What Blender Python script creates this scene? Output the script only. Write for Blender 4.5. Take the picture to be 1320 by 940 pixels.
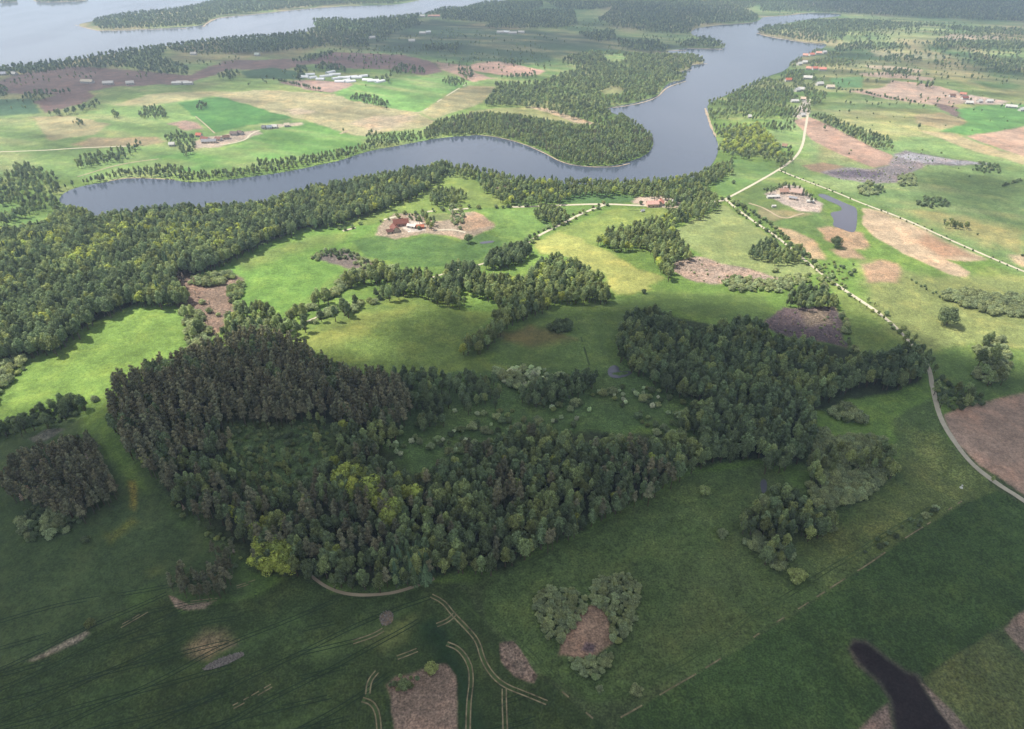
import bpy, math, random
import numpy as np
from mathutils import Vector, Matrix, noise as mnoise
from mathutils.geometry import tessellate_polygon

random.seed(7); RNG = np.random.default_rng(11)
C = bpy.context.scene.collection
scene = bpy.context.scene
for o in list(bpy.data.objects): bpy.data.objects.remove(o)

# ---------------------------------------------------------------- camera
CAM_H = 300.0; PITCH = math.radians(33.4); FPX = 880.0
cam = bpy.data.cameras.new('camera'); cam_o = bpy.data.objects.new('camera', cam); C.objects.link(cam_o)
cam.sensor_width = 36.0; cam.lens = 24.0; cam.clip_start = 1; cam.clip_end = 120000
cam_o.location = (0, 0, CAM_H); cam_o.rotation_euler = (math.pi/2 - PITCH, 0, 0)
scene.camera = cam_o

# ---------------------------------------------------------------- light
SUN_EL, SUN_AZ = math.radians(56), math.radians(-72)      # azimuth measured from +Y towards +X
SD = Vector((math.sin(SUN_AZ)*math.cos(SUN_EL), math.cos(SUN_AZ)*math.cos(SUN_EL), math.sin(SUN_EL)))
sun = bpy.data.lights.new('sun', 'SUN'); sun.energy = 5.0; sun.angle = math.radians(0.55); sun.color = (1, .935, .83)
sun_o = bpy.data.objects.new('sun', sun); C.objects.link(sun_o)
sun_o.rotation_euler = SD.to_track_quat('Z', 'Y').to_euler(); sun_o.location = (0, 0, 2500)
W = bpy.data.worlds.new('World'); scene.world = W; W.use_nodes = True
nt = W.node_tree; nt.nodes.clear()
def N(nt, t, **k):
    n = nt.nodes.new(t)
    for a, b in k.items():
        if a.startswith('i_'): n.inputs[a[2:].replace('_', ' ')].default_value = b
        else: setattr(n, a, b)
    return n
sky = N(nt, 'ShaderNodeTexSky', sky_type='NISHITA', sun_disc=False)
sky.sun_elevation = SUN_EL; sky.sun_rotation = SUN_AZ % (2*math.pi); sky.air_density = 1.2; sky.dust_density = 2.0
tc = N(nt, 'ShaderNodeTexCoord'); mp = N(nt, 'ShaderNodeMapping'); mp.inputs['Scale'].default_value = (1, 1, 3.2)
cn = N(nt, 'ShaderNodeTexNoise'); cn.inputs['Scale'].default_value = 2.3; cn.inputs['Detail'].default_value = 6
cr = N(nt, 'ShaderNodeValToRGB'); cr.color_ramp.elements[0].position = .38; cr.color_ramp.elements[1].position = .62
mx = N(nt, 'ShaderNodeMix', data_type='RGBA')
mx.inputs[7].default_value = (16.5, 16.9, 18.2, 1)
bg = N(nt, 'ShaderNodeBackground'); bg.inputs['Strength'].default_value = .045
out = N(nt, 'ShaderNodeOutputWorld'); L = nt.links.new
L(tc.outputs['Generated'], mp.inputs['Vector']); L(mp.outputs[0], cn.inputs['Vector']); L(cn.outputs['Fac'], cr.inputs[0])
sx = N(nt, 'ShaderNodeSeparateXYZ'); hz = N(nt, 'ShaderNodeMapRange'); hz.inputs[1].default_value = .42; hz.inputs[2].default_value = 0; hz.inputs[3].default_value = 0; hz.inputs[4].default_value = .95
mxx = N(nt, 'ShaderNodeMath', operation='MAXIMUM'); L(tc.outputs['Generated'], sx.inputs[0]); L(sx.outputs[2], hz.inputs[0]); L(hz.outputs[0], mxx.inputs[0]); L(cr.outputs[0], mxx.inputs[1])
L(mxx.outputs[0], mx.inputs[0]); L(sky.outputs[0], mx.inputs[6]); L(mx.outputs[2], bg.inputs[0]); L(bg.outputs[0], out.inputs[0])
vs = scene.view_settings; vs.view_transform = 'Standard'; vs.look = 'None'; vs.gamma = 1; vs.use_curve_mapping = False
vs.exposure = 0.74
cy = scene.cycles
cy.max_bounces = 8; cy.diffuse_bounces = 2; cy.glossy_bounces = 2; cy.transparent_max_bounces = 12; cy.volume_bounces = 0
cy.transmission_bounces = 2; cy.use_denoising = True; cy.caustics_reflective = False; cy.caustics_refractive = False

# ---------------------------------------------------------------- maths helpers
HILLS = [(300,525,13,95),(180,560,4,60),(470,415,5,60),(540,640,5,75),(800,560,4,70),(90,380,8,110),(30,330,6,120),(560,285,4,80),
         (760,330,4,70),(900,310,4,60),(300,300,6,70),(1000,255,4,80),(980,520,3,60),(700,800,2,40),(250,850,3,50),(60,700,4,50),
         (1150,640,3,60),(1150,780,3,60),(1250,560,3,50),(1200,290,4,120),(1250,180,6,200),(1110,170,5,150),(1150,110,8,260),
         (330,140,7,200),(160,160,6,220),(120,110,8,260),(450,100,8,260),(680,60,12,300),(1200,50,12,400),(700,178,4,60),
         (720,120,7,140),(980,140,5,80),(1180,390,3,80),(200,430,4,50),(480,120,4,150),(640,400,2,50),(850,620,2,40)]
def flat(px, py, z=0.0):
    px = np.asarray(px, float); py = np.asarray(py, float)
    u = (px - 660)/FPX; v = (470 - py)/FPX
    dz = -math.sin(PITCH) + v*math.cos(PITCH); dy = math.cos(PITCH) + v*math.sin(PITCH)
    t = (CAM_H - z)/(-dz)
    return u*t, dy*t
LAKE = [(75,258),(83,248),(105,240),(150,233),(163,229),(225,232),(240,236),(290,233),(325,228),(370,222),(425,210),(440,207),(470,196),(520,187),
 (560,179),(590,176),(622,174),(650,179),(680,187),(700,195),(715,205),(735,212),(760,215),(790,214),(815,208),(835,199),(843,187),(841,178),(825,167),(805,152),(782,143),
 (786,138),(811,135),(847,125),(854,115),(862,107),(882,103),(884,99),(870,93),(889,90),(892,83),(910,82),(900,75),(880,69),(858,68),(862,65),(890,62),(931,63),(936,60),(920,52),(890,46),
 (892,38),(913,34),(944,31),(972,29),(980,26),(983,22),(1012,21),(1044,16.5),(1087,18.5),(1081,21.5),(1050,24),(1030,27),(1000,33),(980,35),(976,42),(993,47),(1013,50),(1034,54),(1050,55.5),(1068,57),
 (1060,63),(1044,68),(1022,80),(1012,92),(990,98),(966,112),(938,122),(911,134),(913,145),(916,162),(922,175),(927,190),(922,208),(905,226),(880,233),(840,236),(800,238),(740,238),(700,236),(665,234),(630,224),
 (600,217),(573,216),(523,226),(450,240),(400,250),(345,268),(310,272),(260,274),(200,279),(150,284),(127,283),(112,278),(98,272),(80,263)]
LAKE2 = [(-700,172),(-300,124),(0,88),(41,84),(86,79),(123,73),(164,66),(204,61),(270,53),(293,51),(342,47),(393,42),(409,37),(401,26),(438,25),(454,27),(469,24),(505,23),(526,21),
 (549,18),(571,11),(598,10),(606,6),(628,4),(660,0),(640,-5),(560,-4),(530,3),(505,7),(438,8),(383,12),(332,18),(280,22.5),(270,27),(260,34),(200,37),(131,40),(117,37),(97,32),(118,28),(140,22),(170,18),(231,12),(256,7),(275,2),(330,-6),(250,-16),(100,-24),(-100,-28),(-900,-28),(-1500,60)]
LAKE_W = [np.stack(flat(*np.array(L_, float).T), 1) for L_ in (LAKE, LAKE2)]
_HW = [(*[float(a) for a in flat(p, q)], a, r) for p, q, a, r in HILLS]
def inpoly(x, y, P):
    r = np.zeros(x.shape, bool); n = len(P)
    for i in range(n):
        x1, y1 = P[i]; x2, y2 = P[(i+1) % n]
        if y1 == y2: continue
        c = ((y1 > y) != (y2 > y)) & (x < (x2-x1)*(y-y1)/(y2-y1) + x1)
        r ^= c
    return r
def sdist(x, y, P):
    d = np.full(x.shape, 1e9); n = len(P)
    for i in range(n):
        a = P[i]; b = P[(i+1) % n]; e = b-a; l = (e*e).sum() + 1e-9
        t = np.clip(((x-a[0])*e[0] + (y-a[1])*e[1])/l, 0, 1)
        d = np.minimum(d, (x-a[0]-t*e[0])**2 + (y-a[1]-t*e[1])**2)
    d = np.sqrt(d); return np.where(inpoly(x, y, P), d, -d)
# dry-land mask: relief dies out towards the lake shores
_mx = np.arange(-3200, 3200, 16.); _my = np.arange(560, 4600, 16.); _MX, _MY = np.meshgrid(_mx, _my, indexing='ij')
_DM = np.clip((-np.maximum(sdist(_MX, _MY, LAKE_W[0]), sdist(_MX, _MY, LAKE_W[1])) - 22)/70, 0, 1); _DM = _DM*_DM*(3-2*_DM)
def dry(x, y):
    u = np.clip((x+3200)/16., 0, len(_mx)-1.001); v = np.clip((y-560)/16., 0, len(_my)-1.001); i = u.astype(int); j = v.astype(int); u = u-i; v = v-j
    return (_DM[i, j]*(1-u) + _DM[i+1, j]*u)*(1-v) + (_DM[i, j+1]*(1-u) + _DM[i+1, j+1]*u)*v
def Hf(x, y):
    x = np.asarray(x, float); y = np.asarray(y, float)
    h = np.zeros(np.broadcast(x, y).shape)
    for hx, hy, a, r in _HW: h += a*np.exp(-((x-hx)**2 + (y-hy)**2)/(r*r))
    w = np.clip((680 - y)/150, 0, 1)
    h += w*(.7*np.sin(x/23. + .8*np.sin(y/31.))*np.sin(y/27. + 1.3) + .5*np.sin(x/11.+y/14.))
    return np.maximum(h - .25, 0)*dry(x, y)
def P2W(px, py):
    z = 0.0
    for _ in range(12):
        x, y = flat(px, py, z); z = .5*z + .5*Hf(x, y) if _ < 11 else Hf(x, y)
    return x, y
def w2px(x, y, z):
    rz = z - CAM_H
    f = y*math.cos(PITCH) - rz*math.sin(PITCH); up = y*math.sin(PITCH) + rz*math.cos(PITCH)
    return 660 + FPX*x/f, 470 - FPX*up/f
def wpoly(poly):
    a = np.array(poly, float); x, y = P2W(a[:, 0], a[:, 1]); return np.stack([x, y], 1)
_vr = np.random.default_rng(3); _PERM = _vr.random((256, 256))
def vnoise(x, y):
    xi = np.floor(x).astype(int); yi = np.floor(y).astype(int); fx = x-xi; fy = y-yi
    fx = fx*fx*(3-2*fx); fy = fy*fy*(3-2*fy)
    g = lambda a, b: _PERM[a & 255, b & 255]
    return (g(xi, yi)*(1-fx) + g(xi+1, yi)*fx)*(1-fy) + (g(xi, yi+1)*(1-fx) + g(xi+1, yi+1)*fx)*fy
def fbm(x, y, s, o=4):
    r = 0; a = .5; t = 0
    for k in range(o): r = r + a*vnoise(x/s + 17.3*k, y/s + 9.1*k); t += a; a *= .5; s *= .5
    return r/t
def lin(c, k=1.0, ds=0.):
    c = np.array(c, float)/255; c = c*(1-ds) + ds*(c*np.array([.3,.6,.1])).sum(); l = np.where(c <= .04045, c/12.92, ((c+.055)/1.055)**2.4); return l*k
KG = 0.6
def link(name, me, parent=None, **props):
    o = bpy.data.objects.new(name, me); C.objects.link(o)
    if parent is not None: o.parent = parent
    for k, v in props.items(): o[k] = v
    return o
def mesh(name, V, F, mats, idx=None, smooth=False):
    me = bpy.data.meshes.new(name); me.from_pydata([tuple(v) for v in V], [], [tuple(f) for f in F])
    for m in (mats if isinstance(mats, (list, tuple)) else [mats]): me.materials.append(m)
    if idx is not None: me.polygons.foreach_set('material_index', idx)
    if smooth: me.polygons.foreach_set('use_smooth', [True]*len(me.polygons))
    me.update(); return me

# ---------------------------------------------------------------- materials
def newmat(name):
    m = bpy.data.materials.new(name); m.use_nodes = True; t = m.node_tree; t.nodes.clear()
    return m, t, N(t, 'ShaderNodeOutputMaterial')
def ramp(t, lo, hi, a, b):
    r = N(t, 'ShaderNodeMapRange'); r.inputs[1].default_value = lo; r.inputs[2].default_value = hi
    r.inputs[3].default_value = a; r.inputs[4].default_value = b; return r
def ground_mat():
    m, t, o = newmat('ground_soil_and_grass'); L = t.links.new
    at = N(t, 'ShaderNodeAttribute', attribute_name='col'); rg = N(t, 'ShaderNodeAttribute', attribute_name='rough')
    g = N(t, 'ShaderNodeNewGeometry')
    fac = None
    for sc, det, lo, hi, a, b in ((.012, 4, .3, .7, .78, 1.22), (.07, 5, .3, .7, .8, 1.2), (.3, 4, .3, .7, .8, 1.2), (1.0, 5, .32, .68, .5, 1.5)):
        n = N(t, 'ShaderNodeTexNoise'); n.inputs['Scale'].default_value = sc; n.inputs['Detail'].default_value = det
        L(g.outputs['Position'], n.inputs['Vector']); r = ramp(t, lo, hi, a, b); L(n.outputs['Fac'], r.inputs[0])
        if sc == 1.0:
            gk = ramp(t, 0, .3, .3, 1.1); L(rg.outputs['Fac'], gk.inputs[0]); gm = N(t, 'ShaderNodeMix', data_type='FLOAT'); gm.inputs[2].default_value = 1; L(gk.outputs[0], gm.inputs[0]); L(r.outputs[0], gm.inputs[3])
            mm = N(t, 'ShaderNodeMath', operation='MULTIPLY'); L(fac, mm.inputs[0]); L(gm.outputs[0], mm.inputs[1]); fac = mm.outputs[0]; last = n; continue
        if fac is None: fac = r.outputs[0]
        else:
            mm = N(t, 'ShaderNodeMath', operation='MULTIPLY'); L(fac, mm.inputs[0]); L(r.outputs[0], mm.inputs[1]); fac = mm.outputs[0]
        last = n
    # strong mottling for marsh and scrub (attribute 'rough')
    n2 = N(t, 'ShaderNodeTexNoise'); n2.inputs['Scale'].default_value = .42; n2.inputs['Detail'].default_value = 8; n2.inputs['Roughness'].default_value = .75
    L(g.outputs['Position'], n2.inputs['Vector']); r2 = ramp(t, .38, .62, .3, 1.8); L(n2.outputs['Fac'], r2.inputs[0])
    mf = N(t, 'ShaderNodeMix', data_type='FLOAT'); mf.inputs[2].default_value = 1; L(rg.outputs['Fac'], mf.inputs[0]); L(r2.outputs[0], mf.inputs[3])
    mm = N(t, 'ShaderNodeMath', operation='MULTIPLY'); L(fac, mm.inputs[0]); L(mf.outputs[0], mm.inputs[1])
    vm = N(t, 'ShaderNodeVectorMath', operation='SCALE'); L(at.outputs['Color'], vm.inputs[0]); L(mm.outputs[0], vm.inputs['Scale'])
    # drier, yellower tufts
    n3 = N(t, 'ShaderNodeTexNoise'); n3.inputs['Scale'].default_value = .035; n3.inputs['Detail'].default_value = 7; n3.inputs['Roughness'].default_value = .65
    L(g.outputs['Position'], n3.inputs['Vector']); r3 = ramp(t, .48, .72, 0, .5); L(n3.outputs['Fac'], r3.inputs[0])
    v2 = N(t, 'ShaderNodeVectorMath', operation='MULTIPLY'); v2.inputs[1].default_value = (1.5, 1.12, .95); L(vm.outputs[0], v2.inputs[0])
    mc = N(t, 'ShaderNodeMix', data_type='RGBA'); L(r3.outputs[0], mc.inputs[0]); L(vm.outputs[0], mc.inputs[6]); L(v2.outputs[0], mc.inputs[7])
    p = N(t, 'ShaderNodeBsdfPrincipled'); p.inputs['Roughness'].default_value = .9; p.inputs['Specular IOR Level'].default_value = .12
    L(mc.outputs[2], p.inputs['Base Color'])
    b = N(t, 'ShaderNodeBump'); b.inputs['Strength'].default_value = .6; b.inputs['Distance'].default_value = .5
    L(last.outputs['Fac'], b.inputs['Height']); L(b.outputs[0], p.inputs['Normal'])
    L(p.outputs[0], o.inputs[0]); return m
M_GROUND = ground_mat()
def plain(name, col, rough=.85, var=.25, scale=.4, bump=.3, k=KG, dist=.3):
    m, t, o = newmat(name); L = t.links.new; c = lin(col, k)
    g = N(t, 'ShaderNodeNewGeometry'); n = N(t, 'ShaderNodeTexNoise'); n.inputs['Scale'].default_value = scale; n.inputs['Detail'].default_value = 7
    L(g.outputs['Position'], n.inputs['Vector']); r = ramp(t, .3, .7, 1-var, 1+var); L(n.outputs['Fac'], r.inputs[0])
    v = N(t, 'ShaderNodeVectorMath', operation='SCALE'); v.inputs[0].default_value = tuple(c); L(r.outputs[0], v.inputs['Scale'])
    p = N(t, 'ShaderNodeBsdfPrincipled'); p.inputs['Roughness'].default_value = rough; p.inputs['Specular IOR Level'].default_value = .2
    L(v.outputs[0], p.inputs['Base Color'])
    b = N(t, 'ShaderNodeBump'); b.inputs['Strength'].default_value = bump; b.inputs['Distance'].default_value = dist; L(n.outputs['Fac'], b.inputs['Height']); L(b.outputs[0], p.inputs['Normal'])
    L(p.outputs[0], o.inputs[0]); return m
def water_mat(name, body, ro=(.06, .2)):
    m, t, o = newmat(name); L = t.links.new
    g = N(t, 'ShaderNodeNewGeometry'); p = N(t, 'ShaderNodeBsdfPrincipled'); p.inputs['Base Color'].default_value = (*body, 1)
    p.inputs['IOR'].default_value = 1.33; p.inputs['Specular IOR Level'].default_value = .5
    n = N(t, 'ShaderNodeTexNoise'); n.inputs['Scale'].default_value = .006; n.inputs['Detail'].default_value = 5; mp = N(t, 'ShaderNodeMapping'); mp.inputs['Scale'].default_value = (1, .35, 1)
    L(g.outputs['Position'], mp.inputs[0]); L(mp.outputs[0], n.inputs['Vector']); r = ramp(t, .35, .65, *ro); L(n.outputs['Fac'], r.inputs[0]); L(r.outputs[0], p.inputs['Roughness'])
    w = N(t, 'ShaderNodeTexNoise'); w.inputs['Scale'].default_value = .45; w.inputs['Detail'].default_value = 3; L(g.outputs['Position'], w.inputs['Vector'])
    b = N(t, 'ShaderNodeBump'); b.inputs['Strength'].default_value = .12; b.inputs['Distance'].default_value = .25; L(w.outputs['Fac'], b.inputs['Height']); L(b.outputs[0], p.inputs['Normal'])
    L(p.outputs[0], o.inputs[0]); return m
M_LAKE = water_mat('lake_water', (.06, .075, .105)); M_LAKE_FAR = water_mat('lake_water_painted_glitter', (.15, .165, .2)); M_POND = water_mat('pond_water', (.09, .09, .115), (.03, .1))  # far lake body paled: glitter and cloud reflection painted into its colour
M_ROAD = plain('pale_gravel', (222, 212, 188), var=.12, scale=.3)
M_TRACK = plain('bare_wheel_track', (160, 146, 114), var=.6, scale=.35)
M_TRAM = plain('pressed_crop', (84, 104, 56), var=.35, scale=.1)
M_TRAMD = plain('dark_wheel_rut', (40, 62, 36), var=.3, scale=.3)  # darker green strip colour for the wheel ruts
M_SAND = plain('shore_sand', (196, 178, 150), var=.2, scale=.1)
M_STONE = plain('grey_stones', (150, 142, 134), var=.6, scale=1.2, bump=.9)
M_EARTH = plain('turned_earth', (165, 142, 118), var=.4, scale=.8)
def foliage(name, col, v=.35, hue=(1.15, 1.0, .8), tl=.42, k=1.4):
    m, t, o = newmat(name); L = t.links.new; c = lin(col, k)
    g = N(t, 'ShaderNodeNewGeometry'); oi = N(t, 'ShaderNodeObjectInfo')
    r1 = ramp(t, 0, 1, 1-v, 1+v); L(oi.outputs['Random'], r1.inputs[0])
    r2 = ramp(t, 0, 1, .5, 1.5); L(g.outputs['Random Per Island'], r2.inputs[0])
    mm = N(t, 'ShaderNodeMath', operation='MULTIPLY'); L(r1.outputs[0], mm.inputs[0]); L(r2.outputs[0], mm.inputs[1])
    a = N(t, 'ShaderNodeVectorMath', operation='SCALE'); a.inputs[0].default_value = tuple(c); L(mm.outputs[0], a.inputs['Scale'])
    h = N(t, 'ShaderNodeVectorMath', operation='MULTIPLY'); h.inputs[1].default_value = hue; L(a.outputs[0], h.inputs[0])
    # hue choice is a second, decorrelated hash of the per-tree random value
    s = N(t, 'ShaderNodeMath', operation='MULTIPLY'); s.inputs[1].default_value = 37.7; L(oi.outputs['Random'], s.inputs[0])
    fr = N(t, 'ShaderNodeMath', operation='FRACT'); L(s.outputs[0], fr.inputs[0])
    mc = N(t, 'ShaderNodeMix', data_type='RGBA'); L(fr.outputs[0], mc.inputs[0]); L(a.outputs[0], mc.inputs[6]); L(h.outputs[0], mc.inputs[7])
    d = N(t, 'ShaderNodeBsdfDiffuse'); tr = N(t, 'ShaderNodeBsdfTranslucent'); ms = N(t, 'ShaderNodeMixShader'); ms.inputs[0].default_value = tl
    L(mc.outputs[2], d.inputs[0]); L(mc.outputs[2], tr.inputs[0]); L(d.outputs[0], ms.inputs[1]); L(tr.outputs[0], ms.inputs[2]); L(ms.outputs[0], o.inputs[0]); return m
F_MID = foliage('leaves_mid_green', (122, 137, 96), v=.4); F_DARK = foliage('leaves_dark_green', (102, 118, 86), v=.4, hue=(1.1, 1, .95))
F_YEL = foliage('leaves_yellow_green', (146, 160, 88), v=.25); F_PINE = foliage('needles_brown_green', (104, 108, 84), v=.4, hue=(1.18, 1, .98), tl=.15)
F_SPR = foliage('needles_dark_green', (76, 96, 72), v=.3, tl=.1); F_WIL = foliage('leaves_grey_green', (138, 150, 114), v=.25, hue=(1.1, 1, .85))
F_HAW = foliage('blossom_cream', (196, 198, 172), v=.25, hue=(.75, .9, .7)); F_DEAD = foliage('twigs_grey_brown', (146, 136, 126), v=.25, tl=.05)
M_BARK = plain('bark', (110, 95, 78), var=.3, scale=2)

# ---------------------------------------------------------------- field patches: (name, colour, mottling, edge metres, polygon)
GREEN = (118, 148, 74)
PT = []
def fld(name, col, poly, rough=0., soft=1.5, warp=2.0): PT.append((name, col, rough, soft, warp, poly))
# broad tones first
fld('meadow', (88,106,58), [(560,760),(1290,560),(1500,560),(1500,1300),(-300,1300),(-300,860),(300,780)], .3, 6, 6)
fld('meadow', (86,110,60), [(-200,560),(0,545),(60,545),(110,520),(140,560),(205,615),(330,735),(330,765),(215,765),(110,815),(0,865),(-200,960)], .12, 12, 10)
fld('meadow', (96,128,62), [(420,470),(640,470),(800,465),(920,510),(900,545),(720,565),(560,620),(480,560)], .35, 8, 8)
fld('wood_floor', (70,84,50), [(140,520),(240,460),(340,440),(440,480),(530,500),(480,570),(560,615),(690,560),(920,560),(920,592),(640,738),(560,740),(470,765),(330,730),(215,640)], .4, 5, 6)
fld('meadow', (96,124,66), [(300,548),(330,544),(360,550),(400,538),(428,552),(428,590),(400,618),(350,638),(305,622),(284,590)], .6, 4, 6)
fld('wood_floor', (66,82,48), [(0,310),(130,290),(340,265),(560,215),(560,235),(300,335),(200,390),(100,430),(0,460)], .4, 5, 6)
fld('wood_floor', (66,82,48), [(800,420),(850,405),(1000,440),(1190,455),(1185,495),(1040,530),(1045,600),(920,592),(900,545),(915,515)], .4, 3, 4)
fld('meadow', (94,120,58), [(622,765),(640,742),(905,607),(985,600),(1045,640),(1160,600),(1150,540),(1200,515),(1225,570),(1285,632),(1150,705),(1030,790),(900,868),(770,905),(700,870),(626,795)], .3, 2, 2)
fld('meadow', (98,118,60), [(860,720),(1000,640),(1050,700),(1000,780),(880,850),(800,860)], .3, 25, 20)
fld('meadow', (122,140,68), [(1050,690),(1150,640),(1180,600),(1160,580),(1200,560),(1270,630),(1150,700),(1060,760)], .3, 12, 10)
fld('crop_field', (72,94,46), [(-300,1010),(0,863),(110,817),(215,767),(235,788),(330,768),(372,742),(395,740),(430,765),(500,770),(560,752),(600,765),(640,815),(700,880),(780,930),(760,1100),(-300,1100)], .22, 1.5, 2)
fld('crop_field', (76,106,48), [(785,1100),(798,926),(900,868),(1030,790),(1150,706),(1235,652),(1285,632),(1320,650),(1500,730),(1500,760),(1325,788),(1275,817),(1190,872),(1130,925),(1080,1100)], .25, .8, .6)
fld('meadow', (112,126,66), [(1190,874),(1275,817),(1330,860),(1500,980),(1400,1100),(1260,1000)], .3, 1, 1)
fld('ploughed_field', (170,146,124), [(1294,812),(1322,786),(1420,790),(1420,860),(1322,842)], .2, 1, 1)
fld('ploughed_field', (196,162,136), [(1217,535),(1250,521),(1320,505),(1480,470),(1480,700),(1330,645),(1290,617),(1262,600),(1228,566)], .1, .8, .6)
fld('ploughed_field', (100,96,78), [(1095,838),(1100,824),(1117,824),(1134,836),(1168,864),(1186,868),(1196,890),(1219,923),(1256,975),(1256,1060),(1136,1060),(1150,942),(1146,904),(1134,886),(1106,860)], .2, 1.5, 1.2)
fld('peat_cutting', (56,46,46), [(1098,836),(1103,828),(1115,828),(1130,838),(1165,868),(1182,872),(1192,893),(1215,925),(1250,975),(1250,1060),(1140,1060),(1153,940),(1150,902),(1138,882),(1110,856)], .15, 1.2, 1.2)
fld('ploughed_field', (150,128,112), [(1080,980),(1120,925),(1145,908),(1150,945),(1140,1020)], .3, 1, 1)
fld('sand', (160,138,118), [(1188,880),(1196,885),(1252,945),(1290,1000),(1275,1000),(1215,925)], .3, .8, 1)
# bright central meadows
fld('meadow', (122,160,62), [(-100,590),(0,532),(40,472),(70,452),(110,420),(180,390),(225,398),(238,420),(235,446),(200,466),(150,488),(140,512),(115,515),(80,510),(30,532)], .1, 2, 3)
fld('meadow', (116,152,60), [(100,520),(140,505),(145,560),(165,590),(190,640),(160,620),(120,560)], .1, 6, 4)
fld('meadow', (112,158,60), [(254,354),(300,331),(390,294),(432,289),(482,290),(470,303),(445,322),(440,350),(365,404),(312,394),(306,364),(300,352)], .1, 2, 2)
fld('meadow', (128,156,70), [(300,340),(390,305),(460,300),(440,312),(380,325),(310,350)], .1, 10, 6)
fld('meadow', (120,148,62), [(378,432),(430,402),(505,377),(560,385),(600,398),(642,402),(600,452),(660,478),(560,482),(440,478),(408,452)], .12, 3, 4)
fld('meadow', (148,162,70), [(380,445),(430,420),(490,400),(540,400),(480,420),(430,450),(400,455)], .1, 12, 8)
fld('meadow', (108,138,62), [(600,455),(700,400),(790,385),(850,375),(990,380),(1010,430),(940,415),(850,400),(800,420),(800,475),(700,478)], .12, 6, 6)
fld('meadow', (128,122,66), [(640,432),(680,422),(740,438),(700,446),(650,442)], .1, 8, 6)
fld('crop_field', (92,132,60), [(452,312),(484,304),(520,308),(560,303),(595,312),(625,300),(650,308),(640,322),(620,334),(575,344),(520,344),(470,330)], .08, 2, 3)
fld('meadow', (118,158,68), [(616,270),(690,269),(770,266),(725,288),(688,308),(650,318),(640,302),(636,285)], .12, 3, 3)
fld('meadow', (128,156,66), [(560,225),(600,225),(640,250),(660,265),(620,268),(540,275),(470,290),(430,292),(470,278),(550,246)], .1, 3, 3)
fld('meadow', (138,162,72), [(690,320),(720,295),(790,270),(930,262),(860,280),(800,295),(775,310),(760,318)], .12, 3, 3)
fld('meadow', (174,180,88), [(690,312),(722,300),(760,315),(800,333),(855,360),(830,376),(790,380),(775,355),(735,333),(695,328)], .12, 4, 5)
fld('crop_field', (90,132,66), [(720,262),(728,250),(760,248),(818,252),(822,260),(775,263)], .08, 1.5, 2)
fld('meadow', (146,164,92), [(868,300),(890,285),(935,263),(975,292),(1010,318),(1060,352),(1005,358),(960,345),(915,340),(888,320)], .15, 3, 4)
fld('marsh', (168,146,128), [(862,348),(872,334),(900,332),(960,346),(1012,358),(1020,372),(960,366),(900,364)], .6, 2, 4)
fld('marsh', (112,96,98), [(985,416),(1010,396),(1080,396),(1086,430),(1092,448),(1060,442),(1000,432)], .8, 2, 4)
fld('marsh', (150,130,108), [(1030,402),(1062,398),(1070,415),(1045,420)], .8, 5, 4)
fld('meadow', (134,158,72), [(1055,350),(1085,372),(1135,406),(1172,440),(1190,462),(1110,458),(1092,425),(1085,392)], .15, 3, 3)
fld('meadow', (112,140,62), [(1085,400),(1120,410),(1160,440),(1150,458),(1110,456)], .1, 10, 6)
fld('meadow', (146,160,86), [(1100,330),(1200,355),(1320,350),(1450,400),(1450,480),(1320,470),(1200,460),(1120,390)], .2, 12, 10)
fld('meadow', (104,136,62), [(1190,450),(1270,440),(1320,450),(1450,440),(1450,500),(1320,505),(1250,521),(1205,500)], .15, 5, 5)
fld('meadow', (108,138,66), [(940,246),(990,222),(1010,238),(1060,262),(1075,290),(1060,302),(1020,300),(985,290)], .12, 4, 4)
fld('meadow', (156,150,100), [(975,268),(1025,272),(1050,276),(1000,285),(980,282)], .1, 3, 3)
fld('crop_field', (106,140,66), [(1000,284),(1055,275),(1072,290),(1100,296),(1060,303),(1020,300)], .1, 3, 4)
fld('ploughed_field', (192,166,124), [(1000,292),(1018,296),(1045,308),(1065,334),(1045,334),(1022,315)], .25, 3, 4)
fld('ploughed_field', (188,156,118), [(1055,294),(1080,292),(1112,300),(1120,320),(1092,323),(1062,308)], .2, 3, 4)
fld('ploughed_field', (192,158,122), [(1112,342),(1140,336),(1158,340),(1165,352),(1152,365),(1118,364)], .2, 4, 4)
fld('ploughed_field', (186,154,118), [(1070,322),(1100,322),(1115,334),(1085,332)], .2, 4, 4)
fld('ploughed_field', (202,176,140), [(1113,269),(1135,270),(1160,281),(1200,300),(1240,318),(1274,334),(1245,338),(1222,334),(1247,350),(1244,358),(1215,350),(1175,332),(1128,305),(1112,290)], .12, 2, 3)
fld('ploughed_field', (186,146,112), [(1190,300),(1230,315),(1260,332),(1215,330),(1180,312)], .12, 6, 4)
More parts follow.
